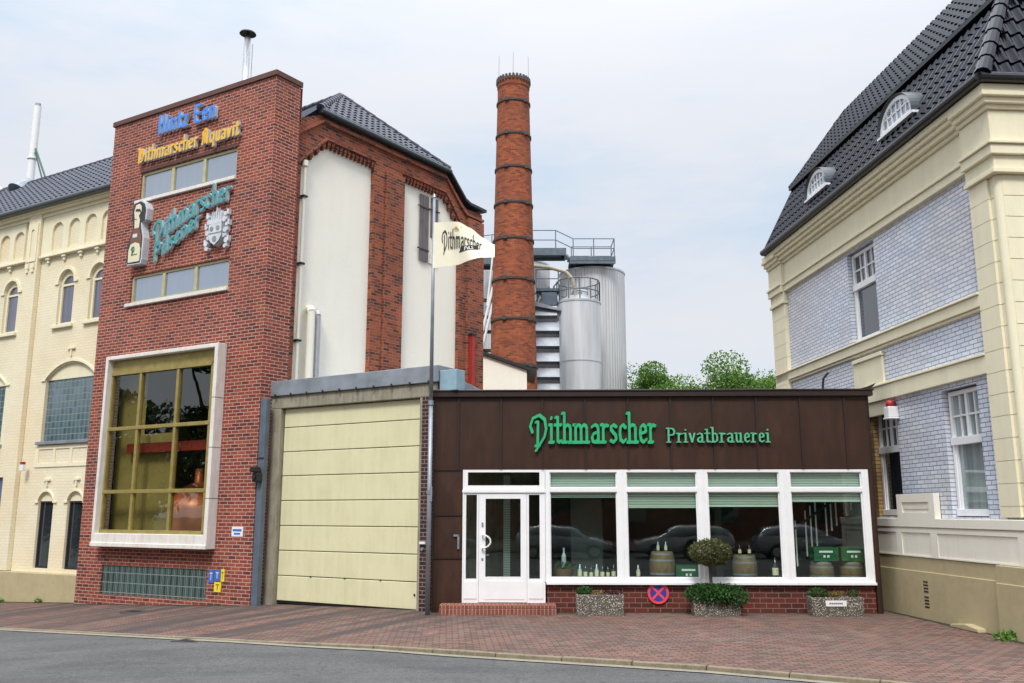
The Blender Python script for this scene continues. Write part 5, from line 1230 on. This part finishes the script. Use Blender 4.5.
# left of the chimney
lf = thing('pipe_bridge', 'pale diagonal pipes on a dark steel frame left of the chimney', 'pipework', (0, 46.0, 0))
m = MB(); m.tube([(-1.85, 0, 9.9), (-1.0, 0, 13.6)], .07); m.tube([(-1.65, 0, 9.9), (-.8, 0, 13.6)], .07); m.tube([(-1.3, 0, 12.6), (-1.0, 0, 15.5)], .05); m.build('diagonal_pipe', MT['white'], lf)
m = MB()
for z in (8.2, 9.2, 10.2, 11.2, 12.0, 12.9): m.box(-2.8, -.6, .2, .5, z, z + .14)
for x in (-2.6, -1.6, -1.1, -.7): m.box(x, x + .1, .2, .5, 0, 13.2)
m.build('frame', MT['dark_metal'], lf)
m = MB(); m.box(-2.8, -.6, .6, 1.2, 0, 9.2); m.box(-2.8, -1.3, .6, 1.2, 9.4, 10.3); m.build('housing', MT['galv'], lf)
ann = thing('white_annex', 'low white rendered annex with sloping dark roof edge before the chimney', 'building', (0, 36.0, 0))
m = MB(); m.prism([(-3.2, 0), (.6, 0), (.6, 7.62), (-1.38, 8.32), (-3.2, 8.95)], 0, 3.0); m.build('wall', MT['render_white'], ann)
m = MB(); m.prism([(-3.3, 8.99), (-1.38, 8.33), (.98, 7.50), (.98, 7.62), (-1.38, 8.46), (-3.3, 9.12)], -.12, 3.2); m.build('roof_edge', MT['dark_metal'], ann)

# ------------------------------------------------------------------ trees behind
tree('broadleaf_tree', 'bright green tree top rising directly right of the ribbed tank', (8.4, 52, 0), 10.7, 3.6, 20000, .085, 21, MT['leaf_tree'], 'trees behind the shop roof', 5)
tree('broadleaf_tree', 'green tree top seen just left of the right building above the shop roof', (12.9, 50, 0), 10.7, 3.1, 18000, .085, 5, MT['leaf_tree'], 'trees behind the shop roof', 5)
tree('broadleaf_tree', 'low green tree crown tight against the right building above the roof', (15.3, 53, 0), 10.4, 1.8, 8000, .085, 33, MT['leaf_tree'], 'trees behind the shop roof', 5)

# ------------------------------------------------------------------ right building
Rb = thing('glazed_brick_villa', 'cream and white-blue glazed brick building with dark mansard roof', 'building', (Q.P[0], Q.P[1], 0), Q.ang)
UL, UR, DP = -5.20, 5.22, 9.5
ow = [rect(-.56, .74, 5.70, 7.83)]; lw = [rect(.12, 1.18, 1.90, 4.22), rect(2.93, 4.05, 1.90, 4.20)]
m = MB(); m.sheet(rect(UL + .05, UR - .08, 0, 8.2), ow + lw, 0, 0); m.box(UL + .05, UR - .05, .01, .012, 0, .01)
# reveals: tan brick at the first lower window, glazed at the others
for h in ow + lw[1:]:
    for a, b in zip(h, h[1:] + h[:1]): m.face([(a[0], 0, a[1]), (b[0], 0, b[1]), (b[0], .24, b[1]), (a[0], .24, a[1])])
m.build('glazed_wall', MT['tile_wall'], Rb)
m = MB(); h = lw[0]
for a, b in zip(h, h[1:] + h[:1]): m.face([(a[0], 0, a[1]), (b[0], 0, b[1]), (b[0], .24, b[1]), (a[0], .24, a[1])])
m.box(-.12, .118, -.004, .2, 1.88, 4.299); m.build('tan_reveal', MT['tan_brick'], Rb)
# pilasters with rusticated joints
def pil(u0, u1, z0, z1, n0, name='corner_pilaster', front=False):
    m = MB(); z = z1; k = 0
    hh = .365
    while z > z0 + .02:
        zb = max(z0, z - hh); m.box(u0, u1, -n0, .3, zb + .012, z); m.box(u0 + .012, u1 - .012, -n0 + .012, .3, zb, zb + .012); z = zb
    return m.build(name, MT['cream_right'], Rb)
pil(4.53, UR - .16, 1.9, 7.55, .10); pil(UL, -4.28, 4.3, 7.55, .10)
m = MB()      # rounded corner shaft then frontal pilaster
z = 7.55
while z > 1.9:
    zb = max(1.9, z - .365); m.box(UR - .155, UR - .02, -.05, .3, zb + .012, z); m.box(UR - .02, UR + .06, .03, DP, zb + .012, z); z = zb
m.cyl((UR - .03, 0.02, 1.9), (UR - .03, .02, 7.55), .085, .085, 16); m.build('corner_shaft', MT['cream_right'], Rb)
m = MB(); m.box(UR - .6, UR + .02, .1, DP, 0, 8.2); m.box(UL, UL + .5, .1, DP, 0, 8.2); m.box(UL, UR, DP - .3, DP, 0, 8.2); m.build('side_wall', MT['cream_right'], Rb)
# entablature, wrapping the corner: (n out, z0, z1)
def wrap(n, z0, z1, m, u0=UL, u1=UR): m.box(u0 + n * .05, u1 + n, -n, DP, z0, z1)
m = MB(); wrap(.10, 7.88, 8.04, m); wrap(.14, 8.045, 8.10, m); wrap(.06, 8.105, 8.66, m); wrap(.12, 8.665, 8.74, m); wrap(.20, 8.745, 8.84, m); wrap(.27, 8.845, 8.93, m); wrap(.33, 8.935, 9.06, m)
m.build('cornice', MT['cream_right'], Rb, bevel=.012)
for (u0, u1) in ((4.50, UR), (UL, -4.24)):      # pilaster capitals: the mouldings step forward over the corners
    m = MB()
    for n, z0, z1 in ((.16, 7.56, 7.64), (.12, 7.645, 7.87), (.19, 7.875, 8.045), (.23, 8.05, 8.105), (.15, 8.11, 8.66), (.20, 8.67, 8.745), (.27, 8.75, 8.845), (.34, 8.85, 8.935)):
        m.box(u0 if u0 > 0 else u0 - .012, u1 + n + .005 if u0 > 0 else u1, -n - .004, (DP if u0 > 0 else .3), z0, z1)
    m.build('capital', MT['cream_right'], Rb, bevel=.010)
m = MB(); m.box(UL + .02, 4.528, -.10, 0, 5.46, 5.66); m.box(UL + .02, 4.528, -.14, 0, 5.665, 5.70) ; m.box(UL + .02, 4.528, -.06, 0, 5.40, 5.455); m.build('sill_band', MT['cream_right'], Rb, bevel=.01)
m = MB(); m.box(-.54, .84, -.05, 0, 4.0, 5.24); m.box(-.50, .86, -.09, 0, 5.245, 5.33); m.build('apron_panel', MT['cream_right'], Rb, bevel=.01)
m = MB(); m.box(0.0, 4.528, -.09, 0, 4.30, 4.60); m.box(0.0, 4.528, -.12, 0, 4.605, 4.65); m.build('lintel_band', MT['cream_right'], Rb, bevel=.01)
m = MB(); m.box(.02, UR + .13, -.13, .0, 1.70, 1.87); m.box(UR, UR + .13, .0, DP, 1.70, 1.87)
m.box(.02, UR + .10, -.10, .0, 1.14, 1.695); m.box(UR, UR + .1, 0, DP, 1.14, 1.695); m.build('ledge', MT['white_stucco'], Rb, bevel=.012)
m = MB(); m.sheet(rect(.03, UR + .09, 1.145, 1.66), [rect(.12, 1.00, 1.17, 1.60), rect(1.22, 2.32, 1.17, 1.60), rect(2.55, 4.95, 1.17, 1.60)], -.118, .016, .016); m.build('ledge_panel', MT['white_stucco'], Rb)
m = MB(); m.sheet(rect(1.14, 2.55, 1.86, 2.34), [rect(1.34, 2.34, 1.98, 2.18)], -.13, .04, .12); m.sheet(rect(1.3, 2.4, 1.9, 2.25), [], -.10); m.face([(1.14, -.13, 2.34), (2.55, -.13, 2.34), (2.55, 0, 2.34), (1.14, 0, 2.34)]); m.box(1.36, 2.32, -.115, -.1, 2.05, 2.12); m.build('parapet_block', MT['white_stucco'], Rb)
m = MB(); m.box(.0, 4.40, -.10, .0, -.1, 1.135); m.box(.0, 4.405, -.13, .0, -.1, .88); m.box(4.405, UR + .22, -.20, 0, -.1, 1.138); m.box(4.41, UR + .25, -.23, 0, -.1, .86); m.box(UR, UR + .22, 0, DP, -.1, 1.138); m.build('plinth', MT['tan'], Rb, bevel=.012)
m = MB()
for g_ in (.02, .30):
    for k in range(4): m.box(1.94, 2.10, -.134, -.128, .20 + g_ + k * .06, .23 + g_ + k * .06)
m.build('vent_slit', MT['black'], Rb)
# windows
def qwin(u0, u1, z0, z1, zt, glass, sash_bar=True):
    f = MB(); y = .10; w = .075
    f.box(u0, u0 + w, y, y + .09, z0, z1); f.box(u1 - w, u1, y, y + .09, z0, z1); f.box(u0, u1, y + .002, y + .09, z1 - w, z1); f.box(u0, u1, y - .03, y + .09, z0, z0 + .12); f.box(u0, u1, y - .025, y + .09, zt - .07, zt + .07)
    c_ = (u0 + u1) / 2; f.box(c_ - .035, c_ + .035, y + .01, y + .08, zt, z1)
    if sash_bar:
        zm = (zt + z1) / 2; f.box(u0 + w, u1 - w, y + .025, y + .07, zm - .018, zm + .018)
        for q in (.25, .75):
            x = u0 + w + (u1 - u0 - 2 * w) * q; f.box(x - .014, x + .014, y + .025, y + .07, zt + .07, z1 - w)
    f.box(u0 + w, u0 + w + .045, y + .02, y + .08, z0 + .12, zt - .07); f.box(u1 - w - .045, u1 - w, y + .02, y + .08, z0 + .12, zt - .07)
    wo = f.build('window', MT['white_frame'], Rb, bevel=.005)
    g = MB(); g.box(u0 + .02, u1 - .02, y + .055, y + .062, z0 + .05, z1 - .02); g.build('pane', glass, wo)
    return wo
qwin(-.53, .71, 5.71, 7.80, 7.02, MT['glass_black']); qwin(.14, 1.16, 1.92, 4.19, 3.28, MT['glass_black']); qwin(2.95, 4.03, 1.92, 4.17, 3.26, MT['glass_blinds'])
al = thing('wall_alarm', 'white alarm box with red dome beside the first lower window of the right building', 'alarm', Q.w(1.18, -.12, 4.02), Q.ang)
m = MB(); m.box(-.11, .11, -.10, .12, -.13, .09); m.box(-.13, .13, -.12, .12, -.165, -.13); m.build('box', MT['white'], al, bevel=.02)
m = MB(); m.lathe([(0, .092), (.085, .092), (.085, .17), (.06, .22), (0, .235)], seg=16); m.build('beacon', MT['red'], al, smooth=True)
# gutter
m = MB(); g0 = .36; m.cyl((UL + .30, -.39, 9.14), (UR + .39, -.39, 9.14), .085, .085, 12); m.cyl((UR + .39, -.39, 9.14), (UR + .39, DP, 9.14), .085, .085, 12); m.box(UL + .25, UR + .36, -.36, DP, 9.065, 9.17); m.build('gutter', MT['gutter'], Rb)
# mansard roof
e_ = .33; z0 = 9.14; d1, h1 = 1.02, 1.96; zb = z0 + h1
df = .74; uL0, uR0 = UL + .28, UR + e_ + .06; uL1, uR1 = UL + .16, uR0 - df; yb = -e_ + d1
m = MB(); V1 = Vector((0, d1, h1)); l1 = V1.length
tile_roof(m, (uL0, -e_, z0), (1, 0, 0), V1, [(0, 0), (uR0 - uL0, 0), (uR1 - uL0, l1), (uL1 - uL0, l1)], .225, .36, .045, .034, 7)
# front slope facing the street
lf1 = math.hypot(df, h1); tile_roof(m, (uR0, -e_, z0), (0, 1, 0), Vector((-df, 0, h1)), [(0, 0), (DP, 0), (DP, lf1), (d1, lf1)], .225, .36, .045, .034, 7)
d2, h2 = 1.52, 2.14; V2 = Vector((0, d2, h2)); l2 = V2.length; yb2 = yb + .02
tile_roof(m, (uL1 - .06, yb - .10, zb + .06), (1, 0, 0), V2, [(0, 0), (uR1 - uL1 + .16, 0), (uR1 - uL1 - d2, l2), (.55, l2)], .225, .36, .045, .034, 7)
tile_roof(m, (uR1 + .10, yb - .1, zb + .06), (0, 1, 0), Vector((-d2, 0, h2)), [(0, 0), (DP, 0), (DP, l2), (d2, l2)], .225, .36, .045, .034, 7)
rf = m.build('roof', MT['roof_dark'], Rb, fixn=False)
m = MB(); ridge(m, (uR0, -e_, z0 + .05), (uR1, yb, zb), .12); m.build('hip_tiles', MT['roof_dark'], rf); m = MB(); ridge(m, (uR1 + .1, yb - .1, zb + .08), (uR1 - d2 + .1, yb + d2 - .1, zb + h2), .12); m.build('hip_tiles', MT['roof_dark'], rf); m = MB()
m.cyl((uL0, -e_, z0 + .03), (uL1, yb, zb), .06, .06, 8); m.cyl((uL1 - .06, yb - .1, zb + .06), (uL1 + .5, yb + d2 - .1, zb + h2 + .06), .06, .06, 8); m.build('hip_tiles', MT['roof_dark'], rf)
m = MB(); m.face([(uL1, yb, zb), (uL1 + .5, yb + d2, zb + h2), (uL1 + .5, DP, zb + h2 + .5), (uL1, DP, zb)]); m.face([(uL0, -e_, z0), (uL1, yb, zb), (uL1, DP, zb), (uL0, DP, z0)])
m.face([(uL1 + .49, yb + d2 - .12, zb + h2), (uR1 - d2, yb + d2 - .12, zb + h2), (uR1 - d2, DP, zb + h2 + .6), (uL1 + .49, DP, zb + h2 + .6)])
m.build('rear_slope', MT['roof_dark'], rf, fixn=False)
m = MB(); m.box(uL1 - .05, uR1 + .12, yb - .14, yb - .04, zb - .02, zb + .08); m.build('kink_board', MT['gutter'], rf)
# eyebrow dormers
def dormer(u0, u1, t, hgt):
    sl = lambda u, t_, o=0: (u, -e_ + d1 * t_ - .88 * o, z0 + h1 * t_ + .46 * o)
    c_ = (u0 + u1) / 2; w = (u1 - u0) / 2; yf = -e_ + d1 * t - .10; zf = z0 + h1 * t + .02
    oo = [(c_ + w * cos(a), zf + hgt * sin(a)) for a in [pi * k / 20 for k in range(21)]]; ii = [(c_ + w * .84 * cos(a), zf + .09 + (hgt - .17) * sin(a)) for a in [pi * k / 20 for k in range(21)]]
    f = MB(); f.sheet(oo, [ii], yf, .06, .08)
    for k in range(1, 6):
        x = c_ - w * .84 + w * 1.68 * k / 6; hx = (hgt - .17) * sqrt(max(0, 1 - ((x - c_) / (w * .84)) ** 2)); f.box(x - .016, x + .016, yf + .02, yf + .05, zf + .09, zf + .09 + hx)
    f.box(c_ - w * .7, c_ + w * .7, yf + .02, yf + .05, zf + .09 + (hgt - .17) * .48, zf + .09 + (hgt - .17) * .52 + .012); f.box(u0 - .05, u1 + .05, yf - .05, yf + .1, zf - .05, zf)
    do_ = f.build('dormer_window', MT['white_frame'], rf)
    g = MB(); g.sheet(oo, [], yf + .045); g.build('pane', MT['glass_sky'], do_, fixn=False)
    h_ = MB()
    for a, b in zip(oo, oo[1:]):
        ext = lambda p: (c_ + (p[0] - c_) * 1.05, zf + (p[1] - zf) * 1.06 + .01)
        a2, b2 = ext(a), ext(b); back = lambda p: -e_ + d1 * ((p[1] - z0) / h1) + .02
        h_.face([(a2[0], yf - .06, a2[1]), (b2[0], yf - .06, b2[1]), (b2[0], max(back(b2), yf), b2[1] + .02), (a2[0], max(back(a2), yf), a2[1] + .02)])
        h_.face([(a[0], yf - .001, a[1]), (b[0], yf - .001, b[1]), (b2[0], yf - .06, b2[1]), (a2[0], yf - .06, a2[1])])
    h_.build('dormer_hood', MT['gutter_grey'], do_, smooth=True, fixn=False)
dormer(-2.34, -1.08, .32, .56); dormer(1.66, 3.02, .30, .58)
# broken concrete kerb and weed at the plinth foot
m = MB(); m.prism([(0, 0), (.9, 0), (.88, .07), (.5, .11), (.05, .06)], -.16, 0); o = m.build('concrete_lump', MT['tan'], bevel=.02); tag(o, 'broken tan concrete edging lying along the foot of the right plinth', 'rubble', None, Q.w(3.0, -.13, 0), Q.ang)
m = MB(); crown(m, (0, 0, .06), (.12, .2, .09), 120, .045, random.Random(2)); o = m.build('weed', MT['leaf_tree'], fixn=False); tag(o, 'small green weed at the foot of the plinth at the right picture edge', 'weed', None, Q.w(4.75, -.33, 0), Q.ang)
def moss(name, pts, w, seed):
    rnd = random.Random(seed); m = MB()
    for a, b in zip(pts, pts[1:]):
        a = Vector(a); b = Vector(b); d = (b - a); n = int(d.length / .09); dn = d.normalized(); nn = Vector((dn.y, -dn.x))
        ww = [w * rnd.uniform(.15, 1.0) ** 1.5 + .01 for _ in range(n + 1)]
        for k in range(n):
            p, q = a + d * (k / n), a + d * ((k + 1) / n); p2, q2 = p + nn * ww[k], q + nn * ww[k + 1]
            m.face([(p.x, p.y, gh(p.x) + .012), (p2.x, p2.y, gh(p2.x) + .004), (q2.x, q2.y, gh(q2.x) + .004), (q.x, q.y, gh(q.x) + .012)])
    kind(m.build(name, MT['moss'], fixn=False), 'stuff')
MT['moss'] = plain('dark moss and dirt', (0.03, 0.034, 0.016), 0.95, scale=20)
moss('wall_foot_moss', [Q.w(.02, -.12)[:2], Q.w(4.4, -.12)[:2]], .16, 3); moss('wall_foot_moss', [Q.w(4.42, -.2)[:2], Q.w(5.5, -.2)[:2]], .16, 4)
moss('wall_foot_moss', [S.w(2.4, .05)[:2], S.w(9.0, .05)[:2]], .12, 5); moss('wall_foot_moss', [L.w(-14, .28)[:2], L.w(-6.35, .28)[:2]], .14, 6); moss('wall_foot_moss', [L.w(-6.3, 0)[:2], L.w(0, 0)[:2]], .08, 7)
# drains in the paving
for x, y, lb in ((-8.55, 21.2, 'dark oval drain cover set in the paving before the cream building'), (-5.3, 15.52, 'small street drain in the gutter at the left of the kerb')):
    m = MB(); m.lathe([(0, 0), (.33, 0), (.33, -.02)], seg=24) if x < -6 else m.box(-.28, .28, -.17, .17, -.01, 0)
    d = m.build('drain_cover', MT['iron']); tag(d, lb, 'drain', None, (x, y, gh(x) + (.007 if x < -6 else -.012)), -24)
    s_ = MB(); [s_.box(-.2, .2, -.11 + k * .06, -.09 + k * .06, .001, .004) for k in range(4)]; s_.build('slot', MT['black'], d)

# ------------------------------------------------------------------ across the street, seen in the glass
def car(x, y, rot, paint, label):
    t = thing('parked_car', label, 'car', (x, y, gh(x) - .05), rot, 'cars parked across the street')
    sec = [(-2.20, .45, .70, .72, .70, 0), (-2.12, .28, .98, 1.00, .80, 0), (-1.95, .24, 1.02, 1.22, .84, .62), (-1.55, .24, 1.00, 1.44, .86, .64), (-.6, .24, .98, 1.50, .87, .66), (.25, .24, .96, 1.46, .87, .66), (.75, .24, .94, 1.24, .87, .68), (1.15, .24, .92, .97, .86, .72), (1.7, .26, .84, .88, .84, .6), (2.08, .30, .70, .74, .76, .5), (2.2, .40, .56, .60, .62, .4)]
    mm = MB(); rg = []
    for (x_, zb_, zl, zr, wb, wr) in sec:
        wr = wr or wb * .85; i0 = len(mm.v)
        half = [(0, zb_), (wb * .92, zb_), (wb, (zb_ + zl) / 2), (wb * .97, zl), (wr, zr - .04), (wr * .6, zr), (0, zr + .015)]
        pts = half + [(-a, b) for a, b in half[-2:0:-1]]; mm.v += [(x_, a, b) for a, b in pts]; rg.append((i0, len(pts)))
    for k, ((a, n_), (b, _)) in enumerate(zip(rg, rg[1:])):
        for q in range(n_):
            q2 = (q + 1) % n_; mm.f.append((a + q, b + q, b + q2, a + q2))
            side = q in (3, 8); mm.m.append(1 if (side and 2 <= k <= 6) or (k in (6,) and q in (4, 5, 6, 7)) or (k == 1 and q in (4, 5, 6, 7)) else 0)
    mm.f.append(tuple(range(rg[0][0], rg[0][0] + rg[0][1]))); mm.m.append(0); mm.f.append(tuple(range(rg[-1][0], rg[-1][0] + rg[-1][1]))); mm.m.append(0)
    bo_ = mm.build('body', [paint, MT['glass_black']], t, smooth=True); sb = bo_.modifiers.new('s', 'SUBSURF'); sb.levels = 2; sb.render_levels = 2
    for wx_ in (-1.35, 1.35):
        for s_ in (-1, 1):
            w = MB(); w.cyl((wx_, s_ * .70, .32), (wx_, s_ * .89, .32), .32, .32, 20); wo = w.build('wheel', MT['tyre'], t)
            w = MB(); w.cyl((wx_, s_ * .885, .32), (wx_, s_ * .90, .32), .2, .2, 14); w.build('rim', MT['steel'], wo)
    for s_ in (-1, 1):
        w = MB(); w.box(2.08, 2.17, s_ * .62 - .16, s_ * .62 + .16, .62, .74); w.build('headlight', MT['white'], t)
car(1.2, -3.6, 0, MT['car_silver'], 'silver car parked across the street, reflected in the first shop window')
car(6.6, -4.0, 180, MT['car_white'], 'white car parked across the street, second from the left')
car(11.9, -4.1, 0, MT['car_silver'], 'silver car parked across the street, furthest right')
car(-4.4, -3.7, 0, MT['car_blue'], 'dark blue car parked across the street, furthest left')
for k, (x, y, h, r) in enumerate(((-27, -10, 12, 5), (-18, -14, 14, 5.5), (-9, -16, 12, 5), (0, -15, 13, 5.5), (9, -16, 13, 5.5), (18, -14, 14, 5), (27, -16, 13, 5.5))):
    tree('street_tree', ('%s of seven broad trees across the street, counted from the left' % ordn[k]), (x, y, 0), h, r, 3200, .38, 50 + k, MT['leaf_back'], 'trees across the street', 2.4)
for k, (x, y, h, r, lb) in enumerate(((-29, 16.2, 13.5, 4.2, 'tall dense tree standing at the roadside left of the cream building'), (-40, 20.5, 10.0, 5, 'lower spreading tree further down the road on the left'), (-47, 27, 11, 5, 'farthest roadside tree down the road on the left'), (-38, 11, 11, 5, 'broad tree across the road on the far left'))):
    tree('street_tree', lb, (x, y, gh(x)), h, r, 15000, .20, 80 + k, MT['leaf_back'], 'trees down the road', 2.2)
hs = thing('brick_house', 'long brick house behind the trees across the street', 'house', (0, -26, 0))
m = MB(); m.box(-30, 30, -6, 0, -1, 6.5); m.build('wall', MT['gable_brick'], hs)
m = MB(); m.face([(-30.5, .5, 6.4), (30.5, .5, 6.4), (30.5, -3, 9.6), (-30.5, -3, 9.6)]); m.face([(-30.5, -6.5, 6.4), (30.5, -6.5, 6.4), (30.5, -3, 9.6), (-30.5, -3, 9.6)]); m.build('roof', MT['roof_dark'], hs)
for k in range(9): m = MB(); m.box(-26 + k * 6.3, -24.4 + k * 6.3, .0, .05, 1.2, 2.9); m.build('window', MT['glass_black'], hs)
